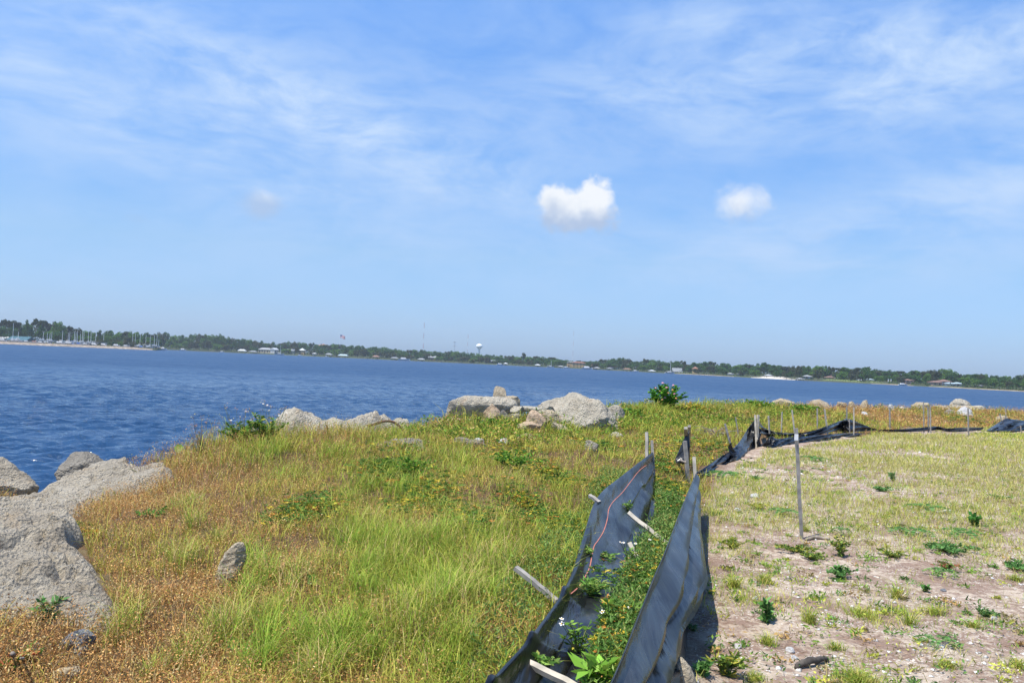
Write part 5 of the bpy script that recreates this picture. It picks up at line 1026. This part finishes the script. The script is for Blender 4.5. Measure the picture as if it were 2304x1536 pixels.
while px < 2380:
    left = px < 352
    Yb = shY(px) if not left else shY(px)+30
    wpx = random.uniform(14, 24)*(1.15 if px > 1400 else 1)*(1.2 if left and px < 175 else 1)
    ex = random.uniform(45, 90) if not left else random.uniform(60, 120)
    p = FP(px, ex); z0 = WATER+2.2; p.z = z0; Y_ = p.y
    top = ptop(px)+random.uniform(-2.2, .6); h_ = at(px, top, Y_).z-z0; wd = wpx*Y_/F*1.25
    kd = 'pine' if (left and px < 175 and random.random() < .75) else random.choices(['oak', 'light', 'olive', 'pine'], [5, 2.2 if px < 1300 else 1.2, 1.2, .8])[0]
    if h_ > 3: far_tree(kd, p, h_, wd, lab(kd, px, False), 'trees along the far shore'); ntree += 1
    px += wpx*.66
px = -60.
while px < 2380:       # lower front row with gaps for houses
    left = px < 352; wpx = random.uniform(12, 22); ex = random.uniform(7, 26) if not left else random.uniform(34, 50); p = FP(px, ex); p.z = WATER+1.5
    top = ptop(px)*random.uniform(.35, .55)+(hor(px)+3)*.5; top = min(top, hor(px)-6)
    top = ptop(px)+(hor(px)+6-ptop(px))*random.uniform(.18, .55); h_ = at(px, top, p.y).z-p.z; kd = random.choices(['oak', 'light', 'olive'], [4, 3, 3])[0]
    occupied = any(abs(px-a_) < b_ for a_, b_ in ((1297, 26), (1524, 20), (595, 14), (2122, 18), (2154, 12), (2041, 12), (1728, 10), (55, 26), (612, 14), (680, 8), (2102, 12), (1866, 12)))
    if not occupied and h_ > 2.5: far_tree(kd, p, h_, wpx*p.y/F*1.25, lab(kd, px, True), 'trees along the far shore'); ntree += 1
    px += wpx*(.95 if not left else 1.1)
for q, lb in ((1177, 'lone pine with a leaning umbrella crown above the treeline right of the water tower'), (948, 'small dark pointed treetop at the foot of the tallest mast')):
    p = FP(q, 60); p.z = WATER+2; h_ = at(q, 793 if q == 1177 else 785, p.y).z-p.z; far_tree('pine', p, h_, 8, lb, None)
for q in (218, 226, 250, 262, 268, 280, 297, 302, 318, 325, 333): p = FP(q, 10+random.random()*6); p.z = WATER+1.8; far_tree('palm' if q not in (226, 297) else 'olive', p, random.uniform(5, 7.5), random.uniform(7, 9), LBL['palm'] if q not in (226, 297) else 'low olive bush on the rubble spit among the palms', 'palms on the spit')
print('trees', ntree)
# background wood filling the gaps between trunks
N = 46000; q = rs.uniform(-60, 2380, N); e_ = rs.uniform(0, 1, N); hgt_ = rs.rand(N)**.8; L_ = []; 
Yb = np.interp(q, [s[0] for s in SH], [s[1] for s in SH])+95+60*e_+np.where(q < 352, 45, 0); tp = np.interp(q, PR[:, 0], PR[:, 1]); hy = 815+.0455*(q-CX)
zt = (hy-tp)*Yb/F*.95+CAMZ; bump_ = .80+.16*np.sin(q*.35)*np.sin(q*.13+2); zz = WATER+1.5+(zt*bump_-WATER-1.5)*hgt_
ax0 = azx(0); ax1 = (azx(2304)-ax0)/2304
P_ = np.stack([(ax0+ax1*q)*Yb, Yb, zz], 1); s_ = rs.uniform(1.0, 2.2, N); Vv, Q_, c_ = kites(P_, s_, s_*.9, rs.randn(N, 3), pick(N, [(.045, .08, .025), (.06, .10, .03), (.035, .06, .02), (.075, .085, .035)], [4, 3, 3, 1.5]))
stuff('far_wood', 'distant woodland filling in behind the far shore trees', [(Vv, [(4, Q_)], c_)], M_tree)
# dark shrubs at the water's edge
q = rs.uniform(-60, 2380, 16000); kk = np.ones(len(q), bool)
for a_, b_ in ((-60, 352), (585, 612), (670, 690), (1275, 1320), (1515, 1532), (1558, 1570), (1636, 1650), (1686, 1800), (1830, 2000), (2030, 2052), (2093, 2165), (765, 780), (535, 580)): kk &= ~((q > a_) & (q < b_) & (rs.rand(len(q)) > .12))
q = q[kk]; N = len(q); Yb = np.interp(q, [s_[0] for s_ in SH], [s_[1] for s_ in SH])+2+7*rs.rand(N); hh_ = (1.2+2.6*np.clip(.5+.5*np.sin(q*.21)+.5*np.sin(q*.067+1), 0, 1.3))*rs.rand(N)
P_ = np.stack([(azx(0)+(azx(2304)-azx(0))/2304*q)*Yb, Yb, WATER+.5+hh_], 1); s_ = rs.uniform(.5, 1.1, N); Vv, Q_, c_ = kites(P_, s_, s_*.9, rs.randn(N, 3), pick(N, [(.045, .09, .025), (.06, .11, .03), (.035, .07, .02), (.08, .10, .035)], [4, 3, 3, 1])); stuff('shore_shrubs', 'dark shrubs along the far water line', [(Vv, [(4, Q_)], c_)], M_tree)
# buildings
def hmat(n, c_, r_=.7): return plain(n, c_, r_, var=.06, scale=.3)
H_w = hmat('white_wall', (.46, .46, .45)); H_y = hmat('yellow_wall', (.42, .30, .15)); H_p = hmat('pinkish_wall', (.48, .32, .25)); H_br = hmat('brown_wall', (.20, .13, .09)); H_g = hmat('grey_wall', (.36, .36, .36)); H_t = hmat('tan_wall', (.52, .43, .32))
R_w = hmat('white_roof', (.48, .50, .51), .5); R_s = hmat('silver_roof', (.20, .215, .225), .6); R_g = hmat('grey_roof', (.28, .29, .30)); R_b = hmat('brown_roof', (.20, .12, .09)); R_t = hmat('teal_roof', (.03, .10, .13)); R_bl = hmat('light_blue_roof', (.36, .45, .50), .5); R_r = hmat('rust_roof', (.26, .12, .08))
M_win = plain('dark_window', (.03, .035, .04), .15, var=.1); M_dock = plain('dock_planks', (.22, .19, .16), .9, var=.2)
def roofmesh(w_, d_, z, rh, ov, hip, along='x'):
    X_, Y_ = w_/2+ov, d_/2+ov; r_ = X_-(Y_ if hip else 0)*.9; r_ = max(r_, .2) if hip else X_
    v = [(-X_, -Y_, z), (X_, -Y_, z), (X_, Y_, z), (-X_, Y_, z), (-r_, 0, z+rh), (r_, 0, z+rh)]; v += [(a_, b_, c_-.18) for a_, b_, c_ in v[:4]]
    return v, [(0, 1, 5, 4), (2, 3, 4, 5), (3, 0, 4), (1, 2, 5), (6, 7, 1, 0), (7, 8, 2, 1), (8, 9, 3, 2), (9, 6, 0, 3), (9, 8, 7, 6)]
def house(px, extra, wpx, hpx, wall, roof, label, hip=True, storeys=1, d_=9, rh=None, yaw=0, name='house', chim=False):
    P = FP(px, extra); P.z = WATER+1.3; Y_ = P.y; w_ = wpx*Y_/F; ht = hpx*Y_/F; rh = rh if rh is not None else ht*.33; wh = ht-rh
    root = empty(name, P, label, 'house'); root.rotation_euler = (0, 0, yaw)
    mb = MB(); mb.box(-w_/2, w_/2, -d_/2, d_/2, -1.5, wh); mb.build('wall', wall, root)
    v, f_ = roofmesh(w_, d_, wh+.003, rh, .6, hip); r_ = mesh_obj('roof', v, f_, roof, root)
    if chim: mb = MB(); mb.box(w_*.2, w_*.2+1, -.5, .5, wh, wh+rh+1); mb.build('chimney', H_br, r_)
    n = max(2, int(w_/3.5)); sh_ = wh/storeys
    for s_ in range(storeys):
        for i in range(n):
            cx = -w_/2+(i+.5)*w_/n; ww = min(1.5, w_/n*.5)
            if s_ == 0 and i == n//2: mb = MB(); mb.box(cx-.5, cx+.5, -d_/2-.06, -d_/2-.003, .05, sh_*.75); mb.build('door', M_win, root); continue
            mb = MB(); mb.box(cx-ww/2, cx+ww/2, -d_/2-.06, -d_/2-.003, s_*sh_+sh_*.32, s_*sh_+sh_*.75); mb.build('window', M_win, root)
    return root
def boathouse(px, wpx, hpx, roof, label, extra=-10):
    P = FP(px, extra); P.z = WATER; Y_ = P.y; w_ = wpx*Y_/F; ht = hpx*Y_/F; root = empty('boathouse', P, label, 'boathouse'); d_ = 6
    v, f_ = roofmesh(w_, d_, ht*.62, ht*.38, .3, True); mesh_obj('roof', v, f_, roof, root)
    for a_ in (-1, 0, 1):
        for b_ in (-1, 1): mb = MB(); mb.tube([(a_*w_*.45, b_*d_*.42, -1), (a_*w_*.45, b_*d_*.42, ht*.62)], .14, 6); mb.build('post', M_dock, root)
    mb = MB(); mb.box(-w_/2, w_/2, d_*.1, d_/2, .7, .9); mb.box(-.8, .8, d_/2, d_/2+9, .7, .9); mb.build('deck', M_dock, root); return root
house(48, 34, 42, 15, H_g, R_t, 'boat yard shed with a dark teal gable roof on the left shore', hip=False, rh=3.4, d_=14)
house(14, 44, 34, 13, H_w, R_w, 'long low white building left of the teal roofed shed', hip=False, rh=1.5)
house(598, 40, 30, 12, H_t, R_g, 'large house with a wide grey hipped roof behind the anchored sailboat', chim=True)
house(617, 20, 14, 13, H_w, R_w, 'white gabled house with a steep gable right of the grey hipped roof', hip=False, yaw=1.2, d_=7)
house(655, 22, 16, 12, H_w, R_s, 'white waterfront house half hidden by trees right of the sailboat', hip=False)
house(680, 30, 12, 15, H_y, R_w, 'narrow tall yellow house between dense trees', storeys=2)
house(727, 260, 24, 26, H_t, R_r, 'building with an orange roof just topping the treeline left of the flag', d_=20, rh=3)
house(708, 20, 8, 6, H_w, R_w, 'tiny white cottage among trees near the silver boathouse')
house(973, 22, 18, 11, H_br, R_g, 'brown house with a white gable near the foot of the tallest mast', hip=False)
house(1062, 16, 13, 8, H_br, R_r, 'small orange roofed waterfront house below the water tower')
house(1106, 18, 30, 8, H_br, R_s, 'long low brown house with a silver roof right of the water tower', hip=False)
house(1283, 34, 14, 13, H_y, R_w, 'pale yellow square house at the left of the orange mansion', storeys=2, rh=.5)
house(1302, 28, 30, 13, H_y, R_r, 'large orange and yellow mansion of three storeys at the water', storeys=3, rh=1.2, chim=True)
house(1330, 26, 9, 8, H_t, R_b, 'small tan house right of the orange mansion')
house(1382, 16, 24, 8, H_g, R_b, 'low dark house with a broad brown roof behind the docks')
house(1523, 26, 20, 10, H_br, R_s, 'house with one long sloping silver blue roof beside the sailboat mast', hip=False, rh=4)
house(1564, 18, 9, 15, H_y, R_r, 'narrow orange two storey house in a gap of the trees', storeys=2)
house(1644, 12, 14, 5, H_w, R_w, 'little white hut at the left end of the beach')
house(1666, 14, 12, 6, H_g, R_g, 'grey cottage right of the little white hut')
house(1729, 28, 10, 6, H_t, R_w, 'pale beach hut behind the white sand')
house(1816, 12, 18, 9, H_g, R_g, 'grey roofed boathouse like cottage left of the lawn')
house(1866, 26, 14, 9, H_y, R_y if False else R_b, 'yellow house standing on the green lawn', chim=True)
house(1889, 28, 14, 7, H_t, R_s, 'tan house right of the yellow one on the lawn')
house(1935, 22, 12, 5, H_g, R_w, 'low grey house with a white roof at the end of the lawn')
house(1955, 26, 12, 8, H_g, R_bl, 'house with a pale blue roof among dark trees')
house(2041, 18, 18, 11, H_p, R_b, 'pinkish two storey house on the right shore', storeys=2, rh=1)
house(2103, 16, 20, 10, H_p, R_b, 'brown roofed pink house left of the white house')
house(2123, 24, 22, 14, H_w, R_b, 'large white two storey house on the right shore', storeys=2)
house(2136, 12, 8, 8, H_w, R_bl, 'slim white tower like cottage between the white house and the blue roof', storeys=2)
house(2154, 18, 18, 9, H_w, R_bl, 'white house with a light blue metal roof')
house(2196, 22, 14, 6, H_p, R_g, 'faint pink house shaded by trees near the right edge')
for a_ in ((545, 18, 9, R_w, 'boathouse with a bright white roof at the left of the far docks'), (570, 17, 7, R_s, 'low silver roofed boathouse right of the bright white one'), (740, 15, 9, R_s, 'silver roofed boathouse below the flag'), (772, 22, 8, R_bl, 'boathouse with a wide light blue roof'), (846, 16, 9, R_b, 'brown hipped boathouse right of the light blue roof'),
    (888, 17, 7, R_s, 'grey boathouse left of the white yacht'), (948, 16, 7, R_g, 'grey boathouse right of the white yacht'), (1138, 10, 6, R_w, 'small white boathouse below the treeline gap'), (1210, 13, 6, R_w, 'white roofed boathouse before the lone umbrella pine'), (1262, 14, 5, R_g, 'dark boathouse left of the mansion'), (1343, 14, 6, R_g, 'dark boathouse right of the mansion'),
    (1411, 18, 7, R_b, 'brown boathouse at the end of the dock row'), (1372, 14, 6, R_s, 'silver boathouse in the dock row'), (1467, 14, 6, R_w, 'boathouse with a flat white roof before the dark trees'), (1800, 12, 6, R_g, 'grey boathouse at the end of the beach')): boathouse(*a_)
# boats
M_hull = plain('white_hull', (.56, .56, .56), .35, var=.04); M_mast = plain('alloy_mast', (.72, .73, .75), .4, var=.04); M_cover = plain('blue_cover', (.06, .16, .48), .7, var=.15); M_dkhull = plain('dark_hull', (.08, .12, .22), .4)
def hull(mb, L_, B_, H_, z0=0):
    n = 9; vs = []; fs = []
    for i in range(n):
        u_ = i/(n-1); w_ = B_/2*(math.sin(math.pi*min(.5+.5*(u_-.35)/.65, 1)) if u_ > .35 else .8+.2*u_/.35); w_ = max(w_, .03); x_ = -L_/2+L_*u_; sh_ = H_*(1+.25*u_*u_)
        vs += [(x_, 0, z0-.15*H_+.5*H_*u_**3), (x_, -w_*.7, z0+H_*.3+.3*H_*u_**3), (x_, -w_, z0+sh_), (x_, w_, z0+sh_), (x_, w_*.7, z0+H_*.3+.3*H_*u_**3)]
    for i in range(n-1):
        for k in range(5): fs.append((i*5+k, i*5+(k+1) % 5, i*5+5+(k+1) % 5, i*5+5+k))
    fs += [(4, 3, 2, 1, 0), tuple((n-1)*5+k for k in range(5))]; mb.add(vs, fs)
def sailboat(P, L_, mast, label, grp=None, yaw=0, stand=True, mat=None, cover=None):
    root = empty('sailboat', P, label, 'sailboat', grp); root.rotation_euler = (0, 0, yaw); z0 = 1.5 if stand else 0
    mb = MB(); hull(mb, L_, L_*.3, L_*.13, z0); mb.build('hull', mat or M_hull, root)
    mb = MB(); mb.box(-L_*.2, L_*.15, -L_*.09, L_*.09, z0+L_*.13, z0+L_*.2); mb.build('cabin', M_hull, root)
    mb = MB(); mb.tube([(L_*.08, 0, z0+L_*.13), (L_*.08, 0, mast)], [.17, .12], 6); mb.build('mast', M_mast, root)
    mb = MB(); mb.tube([(L_*.08, 0, z0+L_*.26), (-L_*.35, 0, z0+L_*.27)], .17 if cover else .09, 6); mb.build('boom', cover or M_mast, root)
    if stand:
        mb = MB(); mb.box(-L_*.12, L_*.12, -.15, .15, z0-1.4, z0); mb.build('keel', M_dkhull, root)
        for a_, b_ in ((-1, -1), (1, -1), (-1, 1), (1, 1)): s_ = MB(); s_.tube([(a_*L_*.25, b_*L_*.2, 0), (a_*L_*.25, b_*L_*.11, z0+.3)], .06, 5); s_.build('stand_leg', M_dock, root)
    return root
def motorboat(P, L_, label, grp=None, yaw=0, cover=None):
    root = empty('motorboat', P, label, 'motorboat', grp); root.rotation_euler = (0, 0, yaw)
    mb = MB(); hull(mb, L_, L_*.33, L_*.14); mb.build('hull', M_hull, root)
    mb = MB(); mb.add([(-L_*.3, -L_*.12, L_*.14), (L_*.2, -L_*.12, L_*.15), (L_*.2, L_*.12, L_*.15), (-L_*.3, L_*.12, L_*.14), (-L_*.28, -L_*.1, L_*.27), (L_*.06, -L_*.1, L_*.27), (L_*.06, L_*.1, L_*.27), (-L_*.28, L_*.1, L_*.27)], [(0, 1, 5, 4), (1, 2, 6, 5), (2, 3, 7, 6), (3, 0, 4, 7), (4, 5, 6, 7)]); mb.build('cabin', cover or M_hull, root)
    mb = MB(); mb.box(-L_*.1, L_*.04, -L_*.105, L_*.105, L_*.18, L_*.24); mb.build('window', M_win, root); return root
# boat yard on the spit
mast_list = [(28, 726.5, 'tallest mast sailboat at the far left of the boat yard'), (40, 746, 'sailboat with a short mast beside the teal roofed shed'), (94.5, 745, 'sailboat in front of the tall pines'), (106, 749, 'sailboat left of a close row of three masts'), (110, 748, 'middle sailboat of the close row of three masts'), (113.7, 746, 'right sailboat of the close row of three masts'), (138.5, 743, 'sailboat with a tall mast standing clear of the pines'),
 (152, 748, 'sailboat right of the clear mast'), (155, 745, 'sailboat below the last pine'), (165.5, 745, 'sailboat above the first blue tarpaulin'), (169, 747, 'sailboat just right of the first blue tarpaulin mast'), (173, 744, 'sailboat at the step down of the treeline'), (180, 750, 'sailboat left of the bright blue cover'), (183.5, 745, 'sailboat at the bright blue cover'), (187, 744, 'sailboat right of the bright blue cover'), (197, 743, 'sailboat with a mast before light green trees'), (202.5, 746, 'sailboat beside the mast before light green trees'),
 (212.8, 744, 'sailboat left of the first palm'), (231, 748, 'sailboat right of the first palm'), (296, 751, 'sailboat behind the palm row'), (303, 750, 'sailboat beside the white kiosk'), (314, 751, 'sailboat right of the white kiosk'), (326, 752, 'sailboat among the last palms'), (337, 754, 'thin masted sailboat near the spit end'), (345.5, 753, 'sailboat second from the end of the spit'), (351, 751.5, 'sailboat at the very end of the spit'), (356.5, 763, 'small sailboat just beyond the end of the spit')]
for q, tp_, lb in mast_list:
    P = FP(min(q, 350), 12+random.random()*10); P.x = azx(q)*P.y; P.z = WATER+1.9; mt_ = at(q, tp_, P.y).z-P.z
    sailboat(P, random.uniform(7, 10), mt_, lb, 'sailboats stored in the boat yard', random.uniform(-1.2, 1.2), q < 354, cover=M_cover if q in (165.5, 345.5, 356.5) else None)
for q, L_, lb, cv_ in ((5, 9, 'white motorboat at the left edge of the yard', None), (34, 11, 'long white motorboat under the tallest mast', None), (60, 7, 'motorboat beside the shed end', None), (78, 7, 'orange covered motorboat on the spit', R_r), (91, 6, 'small white motorboat before the low bushes', None), (105, 7, 'white motorboat below the row of three masts', None), (135, 9, 'white cabin motorboat below the clear mast', None),
 (155, 9, 'long white motorboat left of the blue tarpaulins', None), (163, 5, 'motorboat under the first blue tarpaulin', M_cover), (178, 7, 'motorboat under the largest bright blue cover', M_cover), (192, 7, 'white motorboat right of the bright blue cover', None), (212, 8, 'white motorboat left of the palms', None), (233, 8, 'white motorboat under the first palms', None), (262, 8, 'white motorboat between the palm groups', None), (284, 7, 'pale motorboat beneath the dark palms', None), (318, 6, 'motorboat with a dark blue cover near the spit end', M_cover), (335, 8, 'big white motorboat near the spit end', None)):
    P = FP(q, 7+random.random()*3); P.z = WATER+2.0; motorboat(P, L_, lb, 'motorboats on the spit', random.uniform(-.5, .5), cv_)
for q, L_, lb in ((365, 12, 'white motor cruiser afloat beyond the end of the spit'), (412, 9, 'white motorboat moored before the dark trees left'), (500, 6, 'small boat moored left of the bright white boathouse'), (910, 15, 'white sport fishing yacht between two grey boathouses'), (1126, 9, 'white motorboat before the long low brown house'), (1322, 13, 'white yacht moored right of the orange mansion'), (1275, 8, 'small white boat left of the mansion dock'), (1430, 7, 'white boat at the end of the dock row'), (2032, 7, 'small white boat anchored off the right shore'), (675, 6, 'small white boat below the narrow yellow house'), (735, 5, 'small white boat left of the silver boathouse')):
    P = FP(q, -16); P.z = WATER-.1; motorboat(P, L_, lb, None, random.uniform(-.4, .4))
for q, tp_, L_, lb in ((629, 776, 12, 'white sailboat at anchor before the grey hipped house'), (1239, 812, 9, 'small sailboat at anchor left of the mansion'), (1507, 812, 10, 'white sailboat with a bright tall mast off the point')):
    P = FP(q, -22); P.z = WATER-.1; sailboat(P, L_, at(q, tp_, P.y).z-P.z, lb, None, .2, False)
# kiosk and orange banner
house(307, 12, 8, 8, H_w, R_w, 'white kiosk with a pyramid roof among the palms', d_=5, name='kiosk')
# docks
for i, (q, L_, lb) in enumerate(((480, 26, 'short wooden dock left of the white boathouse'), (700, 20, 'wooden dock below the narrow yellow house'), (820, 24, 'wooden dock left of the brown hipped boathouse'), (990, 26, 'wooden dock right of the brown gabled house'), (1035, 24, 'wooden dock left of the orange roofed house'), (1180, 24, 'wooden dock below the umbrella pine'), (1395, 22, 'wooden dock between the boathouses of the dock row'), (1590, 26, 'wooden dock running out by the narrow beach'), (1788, 26, 'wooden dock at the right end of the white beach'), (1820, 20, 'wooden dock by the grey cottage'))):
    P = FP(q, -L_); P.z = WATER; root = empty('dock', P, lb, 'dock'); mb = MB(); mb.box(-7, 7, 0, 2, .75, .95); mb.box(-.9, .9, 2, L_+4, .75, .95); mb.build('deck', M_dock, root)
    for a_ in (-6.5, -2, 2, 6.5):
        mb = MB(); mb.tube([(a_, .2, -1), (a_, .2, 1.9)], .14, 6); mb.build('piling', M_dock, root)
for q in (1999, 2005): P = FP(q, 10); P.z = WATER+1; mb = MB(); mb.tube([(0, 0, 0), (0, 0, 3.6), (0, 0, 3.8)], [.5, .45, .7], 8); o = mb.build('gate_pillar', H_w); o.location = P; tag(o, 'white gate pillar on the grass, %s of the two' % ('left' if q == 1999 else 'right'), 'pillar')
# water tower
P = at(1077, hor(1077), 1800); P.z = 0; tz = at(1077, 773, 1800).z; wt = empty('water_tower', P, 'white water tower with a rounded tank above the treeline', 'water tower')
R_ = 7.2*1800/F; cz = at(1077, 778.6, 1800).z; prf = [(2.1, 0), (2.1, cz-R_*1.15), (2.6, cz-R_*.95), (4.2, cz-R_*.62)]
def lathe(prf, n=28):
    v = []; f = []
    for r_, z_ in prf: v += [(r_*math.cos(6.28318*k/n), r_*math.sin(6.28318*k/n), z_) for k in range(n)]
    for i in range(len(prf)-1):
        for k in range(n): f.append((i*n+k, i*n+(k+1) % n, (i+1)*n+(k+1) % n, (i+1)*n+k))
    f.append(tuple(range(n))[::-1]); f.append(tuple((len(prf)-1)*n+k for k in range(n))); return v, f
M_wt = plain('tower_paint', (.80, .82, .82), .35, var=.03); v, f = lathe(prf); mesh_obj('pedestal', v, f, M_wt, wt, True)
prf = [(3.9, cz-R_*.64)]+[(R_*math.cos(t_)**.9, cz+R_*.74*math.sin(t_)) for t_ in np.linspace(-.95, 1.5, 16)]; v, f = lathe(prf); mesh_obj('tank', v, f, M_wt, wt, True)
# masts
M_red = plain('mast_red', (.45, .08, .06), .6, var=.05); M_grey = plain('galvanised_steel', (.38, .40, .42), .5, var=.08)
def lattice(px, ytop, Y_, w_, label, name='radio_mast', banded=True, cat='radio mast'):
    P = at(px, hor(px), Y_); P.z = 0; H = at(px, ytop, Y_).z; root = empty(name, P, label, cat); n = 7
    for s_ in range(n):
        z0, z1 = H*s_/n, H*(s_+1)/n; mb = MB(); c_ = [(math.cos(2.094*k)*w_/1.73, math.sin(2.094*k)*w_/1.73) for k in range(3)]
        for k in range(3): mb.tube([(c_[k][0], c_[k][1], z0), (c_[k][0], c_[k][1], z1)], .09*w_, 4)
        st_ = 4
        for q in range(st_):
            za, zb = z0+(z1-z0)*q/st_, z0+(z1-z0)*(q+1)/st_
            for k in range(3): mb.tube([(c_[k][0], c_[k][1], za), (c_[(k+1) % 3][0], c_[(k+1) % 3][1], zb)], .05*w_, 4)
        mb.build('mast_section', (M_red if s_ % 2 == 0 else M_wt) if banded else M_grey, root)
    return root, H
lattice(951, 726, 2000, 1.3, 'tallest red and white lattice radio mast left of the water tower'); lattice(1050.5, 752, 2000, 1.0, 'thin lattice radio mast close to the left of the water tower'); lattice(1288, 744, 2600, .9, 'faint distant radio mast right of the water tower')
r_, H = lattice(1021.5, 768, 1700, 1.3, 'short cell tower with antenna platforms between two masts', 'cell_tower', False, 'cell tower')
for z_ in (H-1.2, H-9): mb = MB(); mb.box(-2.6, 2.6, -.6, .6, z_-.15, z_+.15); [mb.box(a_-.25, a_+.25, -.8, -.6, z_-1.1, z_+1.1) for a_ in (-2.4, -.8, .8, 2.4)]; mb.build('antenna_platform', M_grey, r_)
# flag
P = at(763, hor(763), 1250); P.z = 0; H = at(763, 752, 1250).z; fl = empty('flagpole', P, 'tall flagpole flying a large american flag above the treeline', 'flagpole'); mb = MB(); mb.tube([(0, 0, 0), (0, 0, H)], [.28, .14], 8); mb.build('pole', M_wt, fl)
FW, FH = 8.0, 4.6; M_fr = plain('flag_red', (.55, .05, .06), .7, var=.05); M_fbl = plain('flag_blue', (.03, .05, .22), .7, var=.05); M_fwh = plain('flag_white', (.8, .8, .8), .7, var=.03)
def fpt(u_, v_): return (.2+FW*u_*.93, .5*math.sin(u_*7)*u_, H-.5-FH*v_-1.9*u_**1.2+.35*math.sin(u_*6))
vs = []; fs = []; NU = 26; fl_o = None; fv = []; ff_ = []; mi = []
for i in range(NU+1):
    for j in range(14): fv.append(fpt(i/NU, j/13))
for i in range(NU):
    for j in range(13): ff_.append((i*14+j, (i+1)*14+j, (i+1)*14+j+1, i*14+j+1)); mi.append(1 if (i < NU*.4 and j < 7) else (0 if j % 2 == 0 else 2))
o = mesh_obj('flag', fv, ff_, M_fr, fl, True); o.data.materials.append(M_fbl); o.data.materials.append(M_fwh); o.data.polygons.foreach_set('material_index', mi)
md = o.modifiers.new('thickness', 'SOLIDIFY'); md.thickness = .02
mb = MB()
for j in range(9):      # stars on the canton
    for i in range(6 if j % 2 == 0 else 5):
        u_ = (.5+i+(0 if j % 2 == 0 else .5))/6*.4; v_ = (j+.7)/9.6*7/13; c_ = Vector(fpt(u_, v_))+Vector((0, -.03, 0))
        ring = [c_+Vector((math.cos(math.pi/2+k*math.pi/5), 0, math.sin(math.pi/2+k*math.pi/5)))*(.15 if k % 2 == 0 else .06) for k in range(10)]; mb.add([c_]+ring, [(0, 1+k, 1+(k+1) % 10) for k in range(10)])
mb.build('stars', M_fwh, o)
print('objects', len(bpy.data.objects))
# ------------------------------------------------------------------ sea haze
mb = MB(); mb.box(-3200, 3200, -200, 3400, WATER-8, 120); hz = mb.build('haze', None); tag(hz, kind='stuff')
M_hz = bpy.data.materials.new('haze'); M_hz.use_nodes = True; t = NT(M_hz.node_tree); t.n.clear()
pv = t.node('ShaderNodeVolumePrincipled', {'Color': (.80, .90, 1.0), 'Density': .00014, 'Anisotropy': .2}); out = t.node('ShaderNodeOutputMaterial'); t.l.new(pv.outputs[0], out.inputs['Volume']); hz.data.materials.append(M_hz)
tag(hz, 'thin pale blue sea haze over the bay', None, None, 'stuff')
